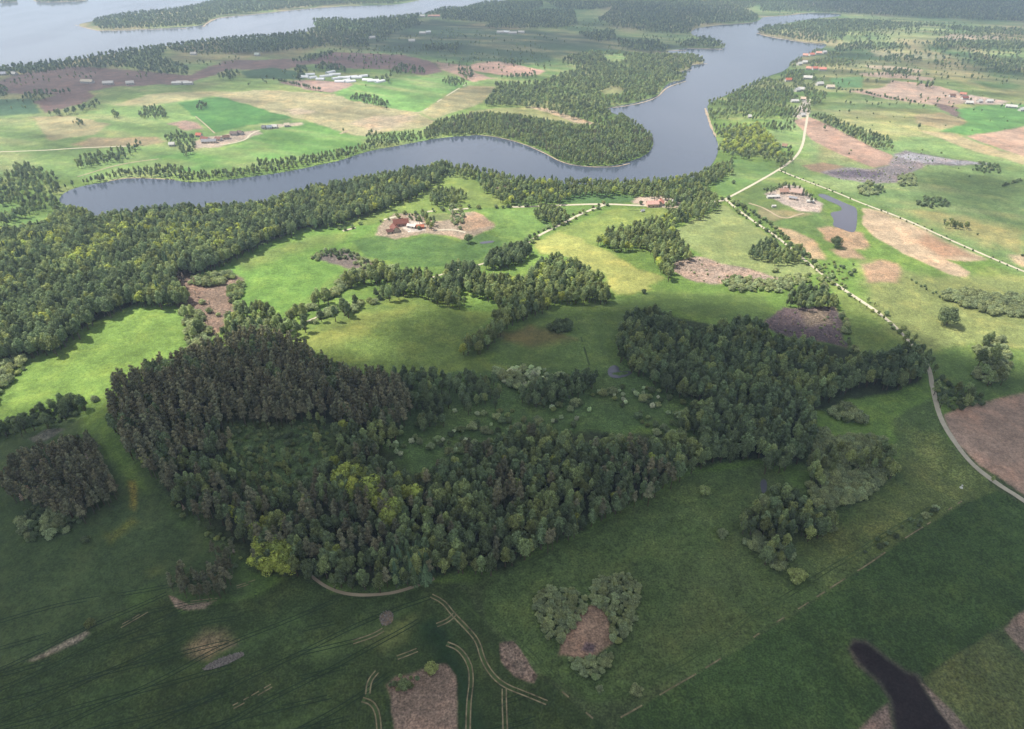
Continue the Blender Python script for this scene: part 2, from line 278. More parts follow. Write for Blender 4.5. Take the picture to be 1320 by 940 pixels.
# north-east
fld('meadow', (124,158,86), [(945,240),(1005,220),(1110,262),(1200,298),(1320,348),(1500,420),(1500,200),(1320,160),(1120,120),(1000,160),(1030,200)], .2, 20, 14)
fld('meadow', (152,158,98), [(1050,180),(1100,200),(1150,215),(1060,205)], .2, 10, 8)
fld('meadow', (150,160,92), [(1100,140),(1200,140),(1250,175),(1140,180),(1060,150)], .25, 14, 12)
fld('meadow', (110,140,76), [(1180,215),(1320,235),(1320,300),(1230,270),(1180,250)], .2, 20, 14)
fld('meadow', (166,164,96), [(1150,270),(1230,275),(1320,300),(1320,330),(1230,300)], .2, 16, 12)
fld('ploughed_field', (182,148,126), [(1023,155),(1045,151),(1090,172),(1125,190),(1150,200),(1152,212),(1125,216),(1080,198),(1045,180)], .1, 2, 2)
fld('ploughed_field', (160,134,104), [(1035,214),(1060,209),(1090,215),(1065,223),(1045,220)], .2, 4, 3)
fld('marsh', (138,130,132), [(1058,221),(1090,216),(1122,218),(1148,213),(1152,198),(1165,194),(1200,201),(1245,207),(1280,211),(1240,214),(1195,213),(1172,222),(1165,236),(1120,236),(1085,232)], .8, 2, 3)
fld('marsh', (176,174,182), [(1150,200),(1175,198),(1240,207),(1278,211),(1240,212),(1180,209)], .5, 2, 3)
fld('marsh', (104,96,108), [(1070,222),(1110,219),(1140,222),(1130,230),(1090,229)], .8, 3, 6)
fld('ploughed_field', (192,164,142), [(1095,118),(1140,113),(1150,104),(1185,107),(1212,112),(1235,118),(1252,128),(1235,135),(1210,136),(1155,130)], .2, 3, 5)
fld('marsh', (128,106,98), [(1200,132),(1230,137),(1252,152),(1240,154),(1213,141)], .4, 4, 5)
fld('ploughed_field', (194,174,142), [(1114,84),(1150,85),(1190,90),(1185,94),(1120,88)], .2, 3, 4)
fld('ploughed_field', (190,164,140), [(1108,95),(1140,93),(1205,101),(1200,105),(1112,98)], .2, 3, 4)
fld('crop_field', (96,146,80), [(1068,101),(1112,99),(1112,113),(1078,113)], .1, 3, 3)
fld('ploughed_field', (180,164,134), [(1205,52),(1225,44),(1290,47),(1290,51),(1240,52)], .2, 4, 6)
fld('meadow', (160,162,120), [(1120,64),(1150,68),(1230,72),(1215,76),(1130,73)], .2, 6, 6)
fld('crop_field', (98,156,72), [(1232,141),(1290,134),(1400,135),(1400,160),(1320,162),(1262,177),(1214,170),(1245,156)], .12, 3, 4)
fld('ploughed_field', (196,162,136), [(1245,176),(1290,169),(1320,163),(1450,170),(1450,230),(1320,203),(1285,190)], .15, 3, 3)
fld('meadow', (180,164,118), [(1183,168),(1225,172),(1320,203),(1400,225),(1320,212),(1240,190)], .15, 4, 4)
fld('meadow', (174,160,112), [(1178,148),(1215,145),(1250,158),(1215,167),(1185,160)], .2, 4, 5)
fld('ploughed_field', (196,176,136), [(1300,330),(1320,328),(1400,345),(1400,360),(1320,345)], .2, 4, 4)
# north-west
fld('meadow', (122,160,78), [(-200,150),(0,148),(150,140),(240,125),(420,118),(520,100),(620,100),(560,180),(440,200),(150,235),(0,230),(-200,230)], .2, 14, 14)
fld('crop_field', (80,142,60), [(229,133),(288,124),(303,131),(378,152),(352,157),(320,162),(277,171),(252,152)], .06, 1.5, 1.5)
fld('meadow', (104,158,66), [(150,217),(205,200),(270,194),(320,176),(376,162),(404,157),(438,172),(468,180),(470,190),(440,195),(330,208),(250,222)], .1, 3, 3)
fld('meadow', (116,168,76), [(430,122),(456,108),(505,101),(560,96),(590,100),(604,110),(580,119),(542,145),(500,139),(452,130)], .1, 2.5, 3)
fld('meadow', (172,166,118), [(270,122),(330,116),(430,121),(455,130),(500,139),(540,146),(562,158),(540,166),(500,170),(468,176),(440,171),(404,157),(378,152),(305,131)], .25, 3, 6)
fld('sand', (205,186,150), [(368,142),(390,139),(405,145),(380,148)], .4, 4, 6)
fld('sand', (196,178,142), [(450,160),(480,150),(540,148),(520,162),(480,168)], .5, 10, 8)
fld('meadow', (170,164,112), [(542,145),(582,119),(604,110),(640,112),(622,132),(575,148),(560,153)], .2, 3, 3)
fld('meadow', (146,152,88), [(600,144),(640,139),(690,138),(722,142),(770,161),(740,163),(690,152)], .15, 2, 3)
fld('sand', (196,172,134), [(680,138),(705,139),(730,148),(772,160),(775,163),(740,158),(712,147)], .2, 1.5, 2)
fld('ploughed_field', (200,160,138), [(598,86),(622,80),(645,79),(702,91),(695,96),(665,99),(640,96),(612,92)], .15, 4, 5)
fld('ploughed_field', (184,152,130), [(563,80),(598,84),(612,94),(640,101),(606,106),(590,97),(570,90)], .3, 4, 6)
fld('ploughed_field', (134,106,98), [(385,80),(430,67),(520,71),(562,81),(572,93),(545,97),(505,90),(440,88)], .15, 4, 6)
fld('ploughed_field', (182,150,134), [(358,106),(395,103),(452,107),(457,109),(428,120),(400,117)], .15, 3, 4)
fld('ploughed_field', (134,108,98), [(-200,125),(0,104),(40,92),(95,85),(170,91),(245,97),(290,78),(380,76),(402,82),(360,92),(300,89),(240,108),(150,112),(115,117),(80,124),(0,119)], .15, 5, 10)
fld('ploughed_field', (136,108,98), [(43,131),(105,114),(122,124),(108,133),(60,146)], .12, 4, 4)
fld('crop_field', (78,120,76), [(-200,130),(0,128),(40,128),(53,146),(0,149),(-200,152)], .1, 3, 4)
fld('crop_field', (70,108,66), [(310,92),(350,87),(398,95),(392,103),(320,101)], .1, 4, 5)
fld('meadow', (170,164,112), [(38,151),(90,149),(142,160),(125,173),(66,181)], .15, 3, 4)
fld('meadow', (168,150,108), [(90,186),(120,178),(200,176),(215,182),(190,188),(110,190)], .2, 6, 5)
fld('meadow', (176,172,116), [(150,135),(190,122),(240,118),(300,118),(250,128),(190,137)], .15, 8, 8)
fld('ploughed_field', (170,140,122), [(218,160),(235,155),(258,158),(262,166),(235,168)], .3, 4, 5)
fld('meadow', (74,104,64), [(480,35),(560,25),(640,38),(760,45),(880,60),(860,66),(760,65),(700,82),(600,80),(520,70),(440,60)], .3, 20, 20)
fld('meadow', (128,168,84), [(775,72),(800,69),(812,76),(790,80)], .1, 5, 6)
fld('meadow', (150,158,96), [(770,116),(790,111),(808,114),(800,121),(778,122)], .1, 4, 4)
fld('meadow', (118,156,78), [(990,168),(1015,167),(1035,175),(1030,190),(1005,190),(992,182)], .1, 3, 3)
fld('meadow', (112,154,72), [(922,240),(925,235),(945,225),(945,205),(990,210),(1003,219),(935,256)], .1, 3, 3)
fld('meadow', (120,166,74), [(-20,264),(20,262),(28,266),(0,276),(-20,280)], .1, 2, 2)
fld('meadow', (120,166,74), [(0,290),(40,278),(62,276),(66,286),(25,297),(0,298)], .1, 2, 2)
# bare grounds
fld('farmyard', (176,156,132), [(483,303),(490,288),(508,276),(540,276),(556,284),(585,276),(612,273),(640,292),(625,299),(600,309),(578,304),(545,301),(510,308)], .4, 2, 3)
fld('farmyard', (222,208,194), [(518,292),(530,285),(546,288),(548,297),(526,300)], .3, 1.5, 1)
fld('farmyard', (176,146,116), [(592,282),(612,274),(638,290),(610,298),(592,296)], .4, 3, 4)
fld('meadow', (130,146,80), [(545,277),(575,274),(585,282),(560,286)], .2, 2, 2)
fld('farmyard', (190,172,158), [(985,250),(1000,244),(1010,238),(1030,240),(1042,250),(1060,262),(1057,274),(1032,272),(1010,263)], .6, 2, 3)
fld('farmyard', (208,186,166), [(815,262),(822,254),(850,252),(880,260),(900,262),(880,268),(840,268)], .4, 3, 3)
fld('farmyard', (180,162,142), [(245,184),(270,176),(300,172),(330,168),(340,172),(310,182),(280,190),(250,192)], .5, 3, 4)
fld('farmyard', (200,184,160), [(340,163),(390,158),(392,161),(345,167)], .5, 3, 4)
fld('farmyard', (196,176,160), [(1235,125),(1250,122),(1300,131),(1290,135),(1245,134)], .5, 3, 4)
fld('farmyard', (200,190,178), [(1022,150),(1036,128),(1043,128),(1044,148),(1030,154)], .5, 3, 3)
fld('marsh', (134,112,96), [(205,345),(235,340),(250,355),(298,355),(312,362),(300,385),(300,405),(280,432),(262,428),(240,400),(215,380)], .7, 3, 5)
fld('marsh', (150,124,104), [(270,365),(300,358),(298,390),(285,420),(265,405)], .7, 6, 5)
fld('marsh', (122,112,104), [(405,330),(440,322),(500,345),(480,350),(440,345)], .6, 3, 4)
fld('crop_field', (92,118,58), [(395,835),(470,805),(545,770),(550,776),(480,815),(410,850)], .1, 3, 3)
fld('crop_field', (84,110,54), [(100,900),(240,850),(380,800),(390,808),(250,868),(120,920)], .1, 5, 4)
fld('crop_field', (88,112,54), [(300,960),(420,900),(440,905),(340,970)], .1, 4, 4)
fld('crop_field', (50,80,42), [(560,790),(610,870),(620,960),(600,960),(585,880),(540,810)], .1, 5, 4)
fld('marsh', (176,146,122), [(497,884),(508,872),(535,866),(560,858),(575,856),(588,870),(588,960),(515,1000),(508,925)], .4, 1, 1.5)
fld('marsh', (186,148,118), [(720,842),(728,815),(742,792),(768,778),(788,790),(790,830),(762,848)], .25, 1, 1.5)
fld('marsh', (128,104,104), [(748,838),(756,828),(768,832),(764,842)], .3, .8, 1)
fld('marsh', (150,126,106), [(643,828),(664,824),(680,850),(693,872),(688,882),(662,872),(646,852)], .8, .6, 1)
fld('sand', (170,152,128), [(38,848),(60,838),(85,825),(108,812),(114,815),(96,827),(70,838),(45,849)], .7, 1.2, 1.5)
fld('sand', (172,148,104), [(245,828),(262,815),(290,818),(300,828),(275,840),(255,838)], .3, 5, 4)
fld('sand', (186,160,134), [(216,767),(226,770),(245,779),(276,775),(262,784),(240,786),(226,782)], .3, .5, .8)
fld('meadow', (128,140,70), [(470,830),(500,810),(530,800),(520,820),(490,840)], .1, 5, 3)
fld('meadow', (120,136,66), [(185,735),(205,728),(212,738),(195,745)], .1, 3, 2)
fld('meadow', (150,140,50), [(163,620),(172,620),(176,660),(166,655)], .4, 2, 2)
fld('meadow', (120,128,52), [(130,692),(172,668),(178,674),(140,700)], .3, 3, 2)
fld('marsh', (128,128,110), [(38,565),(60,553),(85,552),(60,568),(45,570)], .5, 1, 1)
fld('farmyard', (178,150,134), [(630,238),(640,235),(655,238),(650,246),(635,244)], .3, 2, 2)
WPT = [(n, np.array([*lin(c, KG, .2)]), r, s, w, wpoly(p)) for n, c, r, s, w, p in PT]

# ---------------------------------------------------------------- ground sheet, split into fields
NAMES = ['ground', 'meadow', 'wood_floor', 'crop_field', 'ploughed_field', 'peat_cutting', 'sand', 'marsh', 'farmyard']
def ground_colour(x, y):
    base = lin(GREEN, KG)*np.ones((x.size, 3)); far = np.clip((np.hypot(x, y) - 1200)/800, 0, 1)[:, None]
    nz = fbm(x, y*.6, 260)[:, None]
    pal = [lin(c, KG) for c in ((104,134,80), (134,152,96), (158,150,110), (84,112,68))]
    k = np.clip((nz-.35)/.3, 0, 1)*3; f = np.zeros((x.size, 3))
    for i, c in enumerate(pal): f += np.clip(1-np.abs(k-i), 0, 1)*c
    col = base*(1-far) + f*far; rough = .15*np.ones(x.size); ident = np.zeros(x.size, int)
    wx = fbm(x+500, y, 18) - .5; wy = fbm(x, y+900, 18) - .5
    for n, c, r, s, w, P in WPT:
        lo = P.min(0) - 40 - s*3; hi = P.max(0) + 40 + s*3
        m = np.nonzero((x > lo[0]) & (x < hi[0]) & (y > lo[1]) & (y < hi[1]))[0]
        if not m.size: continue
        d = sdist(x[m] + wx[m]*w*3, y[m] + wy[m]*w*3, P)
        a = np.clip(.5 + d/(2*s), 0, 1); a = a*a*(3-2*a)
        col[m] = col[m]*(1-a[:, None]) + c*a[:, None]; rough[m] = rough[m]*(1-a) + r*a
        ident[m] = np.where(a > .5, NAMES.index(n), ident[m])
    # strip fields and drier bands in the distance
    bd = fbm(x*.16 + y*.1, y*.8 + x*.33, 70, 4); b2 = fbm(x*.3+900, y*1.1 + x*.4, 34, 3); w_ = np.clip((np.hypot(x, y)-750)/500, 0, 1)*.9
    m_ = w_*(1 + (bd-.5)*1.5*1 + (b2-.5)*.9) + (1-w_); t_ = (w_*np.clip((b2-.5)*3.5, 0, 1))[:, None]*.55
    keep = np.isin(ident, [NAMES.index(q) for q in ('ground', 'meadow')])
    c2 = col*m_[:, None]; c2 = c2*(1-t_) + lin((176,166,124), KG)*t_; col = np.where(keep[:, None], c2, col*(1 + .35*(m_-1))[:, None])
    return col, rough, ident
def build_grid(rs, th, split):
    R, T = np.meshgrid(rs, th, indexing='ij'); x = (R*np.sin(T)).ravel(); y = (R*np.cos(T)).ravel(); z = Hf(x, y)
    nr, nc = len(rs), len(th)
    if split: col, ro, ident = ground_colour(x, y)
    else:
        nz = fbm(x, y*.6, 260)[:, None]; col = lin(GREEN, KG)*(.7+.6*nz); ro = .15*np.ones(x.size); ident = np.zeros(x.size, int)
    i = np.arange(nr-1)[:, None]*nc + np.arange(nc-1)[None, :]
    F = np.stack([i, i+nc, i+nc+1, i+1], -1).reshape(-1, 4)[:, ::-1]
    fid = ident[F[:, 3]]
    for k in np.unique(fid):
        f = F[fid == k]; used, inv = np.unique(f, return_inverse=True); f = inv.reshape(-1, 4)
        me = bpy.data.meshes.new(NAMES[k]); nv = len(used); nf = len(f)
        me.vertices.add(nv); me.vertices.foreach_set('co', np.stack([x[used], y[used], z[used]], 1).astype('f4').ravel())
        me.loops.add(nf*4); me.loops.foreach_set('vertex_index', f.astype('i4').ravel())
        me.polygons.add(nf); me.polygons.foreach_set('loop_start', np.arange(0, nf*4, 4, dtype='i4')); me.polygons.foreach_set('loop_total', np.full(nf, 4, 'i4'))
        me.polygons.foreach_set('use_smooth', np.ones(nf, bool))
        a = me.attributes.new('col', 'FLOAT_COLOR', 'POINT'); a.data.foreach_set('color', np.concatenate([col[used], np.ones((nv, 1))], 1).astype('f4').ravel())
        b = me.attributes.new('rough', 'FLOAT', 'POINT'); b.data.foreach_set('value', ro[used].astype('f4'))
        me.update(calc_edges=True); me.validate(); me.materials.append(M_GROUND); link(NAMES[k], me, kind='structure')
rs = [1., 20, 45, 70, 90, 105]; r = 115.
while r < 4200: rs.append(r); r *= 1.0045
while r < 70000: rs.append(r); r *= 1.12
build_grid(np.array(rs), np.radians(np.arange(-62, 62.01, .125)), True)
build_grid(np.array([1, 20, 45, 70, 105, 200, 400, 800, 1600, 3000, 6000, 14000, 30000, 70000.]), np.radians(np.linspace(62, 298, 80)), False)

# ---------------------------------------------------------------- sheets: water, roads, tracks
def sheet(name, poly, z, mat, subdiv=0, world=False, **p):
    P = np.array(poly, float) if world else wpoly(poly)
    # round the outline (Chaikin)
    for _ in range(2): P = np.stack([.75*P + .25*np.roll(P, -1, 0), .25*P + .75*np.roll(P, -1, 0)], 1).reshape(-1, 2)
    zz = z if z is not None else None
    V = [(a, b, (zz if zz is not None else float(Hf(a, b)) + .12)) for a, b in P]
    T = tessellate_polygon([[Vector((a, b, 0)) for a, b, _ in V]]); F = []
    for t in T:
        a, b, c = (Vector(V[i]) for i in t)
        F.append(t if (b-a).cross(c-a).z > 0 else t[::-1])
    return link(name, mesh(name, V, F, mat), **p)
sheet('lake', LAKE_W[0], .3, M_LAKE, world=True, kind='structure')
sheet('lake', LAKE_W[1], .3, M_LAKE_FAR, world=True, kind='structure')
sheet('island', [(-60,-1),(0,-1),(20,1),(24,3),(0,4.5),(-60,5)], .6, M_SAND, kind='structure')
sheet('island', [(42,-2),(110,-3),(116,0),(100,2.5),(60,3.5),(44,3)], .6, M_SAND, kind='structure')
for pl in ([(1052,252),(1060,249),(1076,256),(1094,264),(1105,268),(1105,284),(1103,299),(1097,300),(1084,295),(1072,291),(1076,284),(1068,274),(1086,272),(1084,266),(1072,261)],
           [(782,478),(790,470),(798,473),(798,480),(812,478),(816,482),(800,488),(786,487)],
           [(979,621),(985,617),(989,622),(988,634),(982,637)], [(617,312),(638,310),(636,313),(620,315)]):
    sheet('pond', pl, None, M_POND, kind='structure')
def smooth_line(pts, n=3):
    P = np.array(pts, float)
    for _ in range(n):
        Q = np.stack([.75*P[:-1] + .25*P[1:], .25*P[:-1] + .75*P[1:]], 1).reshape(-1, 2); P = np.concatenate([P[:1], Q, P[-1:]])
    return P
def resample(P, step):
    d = np.hypot(*(P[1:]-P[:-1]).T); s = np.concatenate([[0], np.cumsum(d)]); t = np.arange(0, s[-1], step)
    t = np.append(t, s[-1]); return np.stack([np.interp(t, s, P[:, 0]), np.interp(t, s, P[:, 1])], 1)
def ribbon_geo(P, w, lift, wob=.15, off=0.):
    T = np.gradient(P, axis=0); T /= np.hypot(T[:, 0], T[:, 1])[:, None] + 1e-9; Nn = np.stack([-T[:, 1], T[:, 0]], 1)
    k = 1 + wob*(2*fbm(P[:, 0], P[:, 1], 9, 2)-1); P = P + Nn*off
    A = P + Nn*(w/2*k)[:, None]; B = P - Nn*(w/2*k)[:, None]; V = []; F = []
    for a, b in zip(A, B): V += [(a[0], a[1], float(Hf(*a)) + lift), (b[0], b[1], float(Hf(*b)) + lift)]
    for i in range(len(P)-1): F.append((2*i, 2*i+1, 2*i+3, 2*i+2))
    return V, F
ROADS = []
def ribbon(name, pts, w, mat, lift=.16, step=4, offs=(0.,), gaps=None, sm=2, **p):
    P = resample(smooth_line(wpoly(pts), sm), step); V = []; F = []
    for o in offs:
        v, f = ribbon_geo(P, w, lift, off=o); n = len(V)
        if gaps: f = [q for q in f if vnoise(np.array(v[q[0]][0]/gaps), np.array(v[q[0]][1]/gaps)) > .42]
        V += v; F += [tuple(i+n for i in q) for q in f]
    if name == 'road': ROADS.append(P)
    return link(name, mesh(name, V, F, mat), kind='structure', **p), P
ribbon('road', [(1044,128),(1042,140),(1041,150),(1037,172),(1036,182),(1031,196),(1020,208),(1005,218),(985,230),(960,244),(935,257)], 3.8, M_ROAD)
_, LANE = ribbon('road', [(935,257),(950,270),(975,288),(1000,304),(1025,325),(1055,350),(1085,372),(1110,388),(1135,405),(1155,422),(1170,438),(1190,460),(1199,478),(1202,500),(1210,535),(1225,563),(1250,597),(1285,624),(1320,645),(1400,700)], 3.4, M_ROAD, lift=.14)
_, LANE2 = ribbon('road', [(1003,219),(1040,234),(1080,249),(1110,262),(1160,280),(1210,303),(1260,325),(1320,350),(1450,405)], 3.4, M_ROAD, lift=.13)
_, LANE3 = ribbon('road', [(935,258),(900,263),(870,266),(820,265),(780,263),(740,264),(700,266),(660,267)], 5, M_ROAD, lift=.15)
ribbon('road', [(616,268),(590,270),(560,272),(520,277),(500,282),(470,290),(435,300)], 4.2, M_ROAD, gaps=14)
_, LANE4 = ribbon('road', [(780,264),(750,275),(722,290),(690,306),(680,314)], 4, M_ROAD, lift=.17)
ribbon('road', [(-100,198),(0,196),(60,194),(100,191),(150,189),(205,188)], 3, M_ROAD, gaps=60)
ribbon('road', [(205,205),(180,208),(150,213),(120,222),(100,228)], 2.4, M_SAND, gaps=30)
ribbon('road', [(1400,145),(1320,139),(1290,134),(1265,131),(1240,128)], 4.5, M_ROAD, gaps=24)
ribbon('road', [(542,146),(560,134),(580,121),(602,108)], 2.6, M_ROAD, gaps=16)
ribbon('path', [(742,408),(746,425),(752,445),(762,478)], 1.3, M_TRAM, gaps=9)
ribbon('path', [(252,150),(264,160),(277,172)], 2, M_SAND)
ribbon('path', [(277,188),(300,185),(318,180),(322,173),(335,168)], 3.2, M_ROAD)
ribbon('path', [(560,297),(585,296),(600,300)], 3, M_ROAD)
ribbon('path', [(965,262),(985,268),(1010,284),(1030,276),(1048,274)], 2.5, M_SAND, gaps=14)
ribbon('path', [(430,176),(470,160),(520,148),(545,144)], 4, M_SAND, gaps=22)
ribbon('path', [(700,268),(720,283),(760,270),(830,272)], 1.2, M_TRAM, gaps=9)
ribbon('path', [(370,430),(400,412),(440,396),(480,380),(540,362),(600,346),(640,335),(680,316)], 2.6, M_ROAD, gaps=14)
for pl, w in (([(607,173.5),(640,176.5),(673,185),(705,199),(722,209),(745,215),(790,216.5),(812,211)], 3.5), ([(784,139.5),(811,137),(847,127.5),(858,113),(884,105)], 5),
          ([(97,32.5),(117,37.8),(131,40.8),(200,38),(240,37)], 12), ([(262,34.5),(270,27.5),(282,23),(332,18.5),(383,12.5),(438,8.5)], 14), ([(909,140),(913,152),(917,165),(923,177)], 6),
          ([(976,43),(993,48),(1013,51),(1034,55),(1060,57.5)], 14), ([(981,22),(1010,20.5),(1044,16),(1087,17.8)], 14), ([(858,66),(885,65)], 9), ([(886,62.5),(931,64)], 9), ([(892,83.5),(912,82.5)], 7),
          ([(925,32.5),(944,31.5),(972,29.5)], 9), ([(870,93),(892,90.5)], 6), ([(140,234),(165,229),(225,232)], 3)):
    P = resample(smooth_line(np.stack(flat(*np.array(pl).T), 1), 2), 12); V, F = ribbon_geo(P, w*.6, .5, wob=.9); V = [(a, b, .5) for a, b, _ in V]
    link('shore', mesh('shore', V, F, M_SAND), kind='structure')
# wheel tracks in the near crops
for pl in ([(556,768),(572,776),(584,792),(600,808),(616,826),(622,850),(634,870),(650,884),(676,894),(705,906)],
           [(563,806),(578,800),(586,792)], [(576,830),(592,836),(606,856),(608,880),(604,905),(603,960)], [(467,902),(480,906),(488,922),(489,960)],
           [(474,895),(476,878),(486,866)], [(455,828),(480,820),(494,812)], [(512,848),(538,838)], [(650,888),(650,905),(652,960)]):
    ribbon('wheel_track', pl, .62, M_TRACK, lift=.08, step=1.2, offs=(-.95, .95))
    ribbon('wheel_track', pl, 2.6, M_TRAM, lift=.05, step=1.5, gaps=5)
ribbon('wheel_track', [(640,744),(624,765),(628,786),(650,810),(690,850),(722,880),(752,900),(778,903),(822,884),(880,856),(960,800),(1040,752),(1140,690),(1200,655)], .6, M_TRAM, lift=.08, step=2, offs=(-1.1, 1.1))
ribbon('wheel_track', [(640,744),(700,716),(800,670),(905,612)], .6, M_TRAM, lift=.08, step=2, offs=(-1, 1), gaps=12)
ribbon('wheel_track', [(585,760),(600,780),(625,802),(640,822)], 1.3, M_TRAM, lift=.08, step=2, gaps=6)
ribbon('wheel_track', [(800,925),(900,868),(1020,790),(1100,740),(1170,692),(1240,646)], .7, M_TRACK, lift=.08, step=2, gaps=5)
ribbon('wheel_track', [(695,866),(740,905),(780,940)], .8, M_TRACK, lift=.08, step=2, gaps=5)
for pl in ([(-20,872),(60,835),(140,797),(215,765)], [(-40,905),(60,862),(140,826),(240,784)], [(0,930),(110,878),(240,820)], [(60,945),(200,880),(330,815),(430,775)],
           [(160,950),(290,890),(400,835),(500,788),(555,770)], [(250,960),(340,905),(450,850),(540,800)], [(350,960),(460,900),(500,870)]):
    ribbon('wheel_track', pl, .5, M_TRAMD, lift=.06, step=2, offs=(-1, 1))
for q in range(11):   # sowing lines between the ruts
    o_ = -60 + q*62; ribbon('wheel_track', [(-60+o_*.2, 850+o_*.5), (120+o_*.55, 800+o_*.42), (330+o_*.8, 765+o_*.3)], .45, M_TRAMD, lift=.06, step=2, offs=(-1, 1), gaps=30)
for pl in ([(155,808),(190,788)], [(290,917),(320,902),(350,884)], [(245,777),(280,773)], [(305,757),(332,748)], [(285,838),(310,826)]):
    ribbon('wheel_track', pl, .55, M_TRACK, lift=.1, step=1.2, offs=(-.8, .8), gaps=2)
ribbon('field_margin', [(390,732),(402,744),(425,760),(455,768),(500,766),(530,758),(560,746)], 1.8, M_SAND, lift=.1, step=2)

# ---------------------------------------------------------------- tree templates (unit height)
def ico(r0, c, sub=1, rng=None, sq=(1, 1, 1)):
    import bmesh
    bm = bmesh.new(); bmesh.ops.create_icosphere(bm, subdivisions=sub, radius=1)
    V = [(c[0]+v.co.x*r0*sq[0]*rng.uniform(.85, 1.1), c[1]+v.co.y*r0*sq[1]*rng.uniform(.85, 1.1), c[2]+v.co.z*r0*sq[2]*rng.uniform(.85, 1.1)) for v in bm.verts]
    F = [tuple(v.index for v in f.verts) for f in bm.faces]; bm.free(); return V, F
def leaves(lobes, n, size, rng, jit=.7, down=False):
    """small leaf-sprays on the outside of overlapping lobes: (centre, radii)"""
    cs = np.array([l[0] for l in lobes]); rs_ = np.array([l[1] for l in lobes]); area = (rs_[:, 0]*rs_[:, 2]); area /= area.sum()
    V = []; F = []; cnt = 0; tries = 0
    while cnt < n and tries < n*6:
        tries += 1; i = rng.choice(len(cs), p=area); d = rng.normal(size=3); d /= np.linalg.norm(d)
        if d[2] < -.55: continue
        p = cs[i] + d*rs_[i]*rng.uniform(.86, 1.12)
        q = (p - cs)/rs_; s = (q*q).sum(1); s[i] = 2
        if (s < .72).any(): continue
        nn = d/rs_[i]; nn /= np.linalg.norm(nn); nn = nn + rng.normal(size=3)*jit*.5; nn /= np.linalg.norm(nn)
        a = np.cross(nn, rng.normal(size=3)); a /= np.linalg.norm(a); b = np.cross(nn, a); z = size*rng.uniform(.6, 1.35)
        k = len(V); e = rng.uniform(.6, 1.0)
        V += [tuple(p - a*z*.5), tuple(p - b*z*.5*e + nn*z*.12), tuple(p + a*z*.5), tuple(p + b*z*.5*e - nn*z*.1)]
        F += [(k, k+1, k+2, k+3)]; cnt += 1
    return V, F
def trunk_geo(h, r, rng, limbs=5, lr=.18):
    V = []; F = []
    def seg(p, q, r1, r2, n=6):
        p = Vector(p); q = Vector(q); ax = (q-p).normalized(); u = ax.orthogonal(); w = ax.cross(u); k = len(V)
        for c, rr in ((p, r1), (q, r2)):
            for i in range(n):
                t = 2*math.pi*i/n; V.append(tuple(c + (u*math.cos(t) + w*math.sin(t))*rr))
        for i in range(n): F.append((k+i, k+(i+1) % n, k+n+(i+1) % n, k+n+i))
    bend = rng.uniform(-.015, .015, 2)
    seg((0, 0, -.02), (bend[0], bend[1], h*.5), r, r*.7); seg((bend[0], bend[1], h*.5), (0, 0, h), r*.7, r*.2)
    for i in range(limbs):
        t = rng.uniform(.35, .9)*h; a = rng.uniform(0, 6.28); seg((bend[0]*.5, bend[1]*.5, t), (math.cos(a)*lr, math.sin(a)*lr, t + lr*rng.uniform(.5, 1.1)), r*.35, r*.1, 4)
    return V, F
def merge(parts):
    V = []; F = []
    for v, f in parts: n = len(V); V += v; F += [tuple(i+n for i in q) for q in f]
    return V, F
TPL = {}
def template(key, mat, crown, trunk):
    cm = mesh(key+'_crown', *crown, mat); tm = mesh(key+'_trunk', *trunk, M_BARK)
    V, F = merge([crown, trunk]); jm = mesh(key, V, F, [mat, M_BARK], [0]*len(crown[1]) + [1]*len(trunk[1]))
    TPL.setdefault(key.split('.')[0], []).append((cm, tm, jm))
def broad(key, mat, seed, R=.24, base=.2, nl=9, n=640, size=.055, top=1.0):
    rng = np.random.default_rng(seed); lobes = []; mid = (base+top)/2; hz = (top-base)/2
    lobes.append(((0, 0, mid), (R*.72, R*.72, hz*.82)))
    for i in range(nl):
        a = 2*math.pi*(i*.618+rng.uniform(-.1, .1)); zz = rng.uniform(-.75, .8); rr = R*.62*math.sqrt(1-zz*zz*.8)*rng.uniform(.8, 1.25); lr = R*rng.uniform(.36, .58)
        lobes.append(((math.cos(a)*rr, math.sin(a)*rr, mid+zz*hz*.72), (lr, lr, lr*rng.uniform(.85, 1.2))))
    lobes.append(((rng.uniform(-.3, .3)*R, rng.uniform(-.3, .3)*R, top-R*.45), (R*.42, R*.42, R*.45)))
    parts = [leaves(lobes, n, size, rng)]
    for c, r_ in lobes[:1] + lobes[1::2]: parts.append(ico(1, c, 1, rng, tuple(q*.8 for q in r_)))
    template(key, mat, merge(parts), trunk_geo(mid+.1, .018, rng, 5, R*.7))
def pine(key, mat, seed, n=460):
    rng = np.random.default_rng(seed); lobes = []
    for i in range(8):
        t = i/7; z = .5 + .46*t; rr = .075*(1-.55*t)*rng.uniform(.5, 1.2); a = i*2.4 + rng.uniform(-.5, .5)
        lobes.append(((math.cos(a)*rr, math.sin(a)*rr, z), (.085*(1.15-.5*t),)*2 + (.06,)))
    parts = [leaves(lobes, n, .038, rng, 1.1)] + [ico(1, c, 1, rng, tuple(q*.7 for q in r_)) for c, r_ in lobes]
    template(key, mat, merge(parts), trunk_geo(.95, .011, rng, 7, .1))
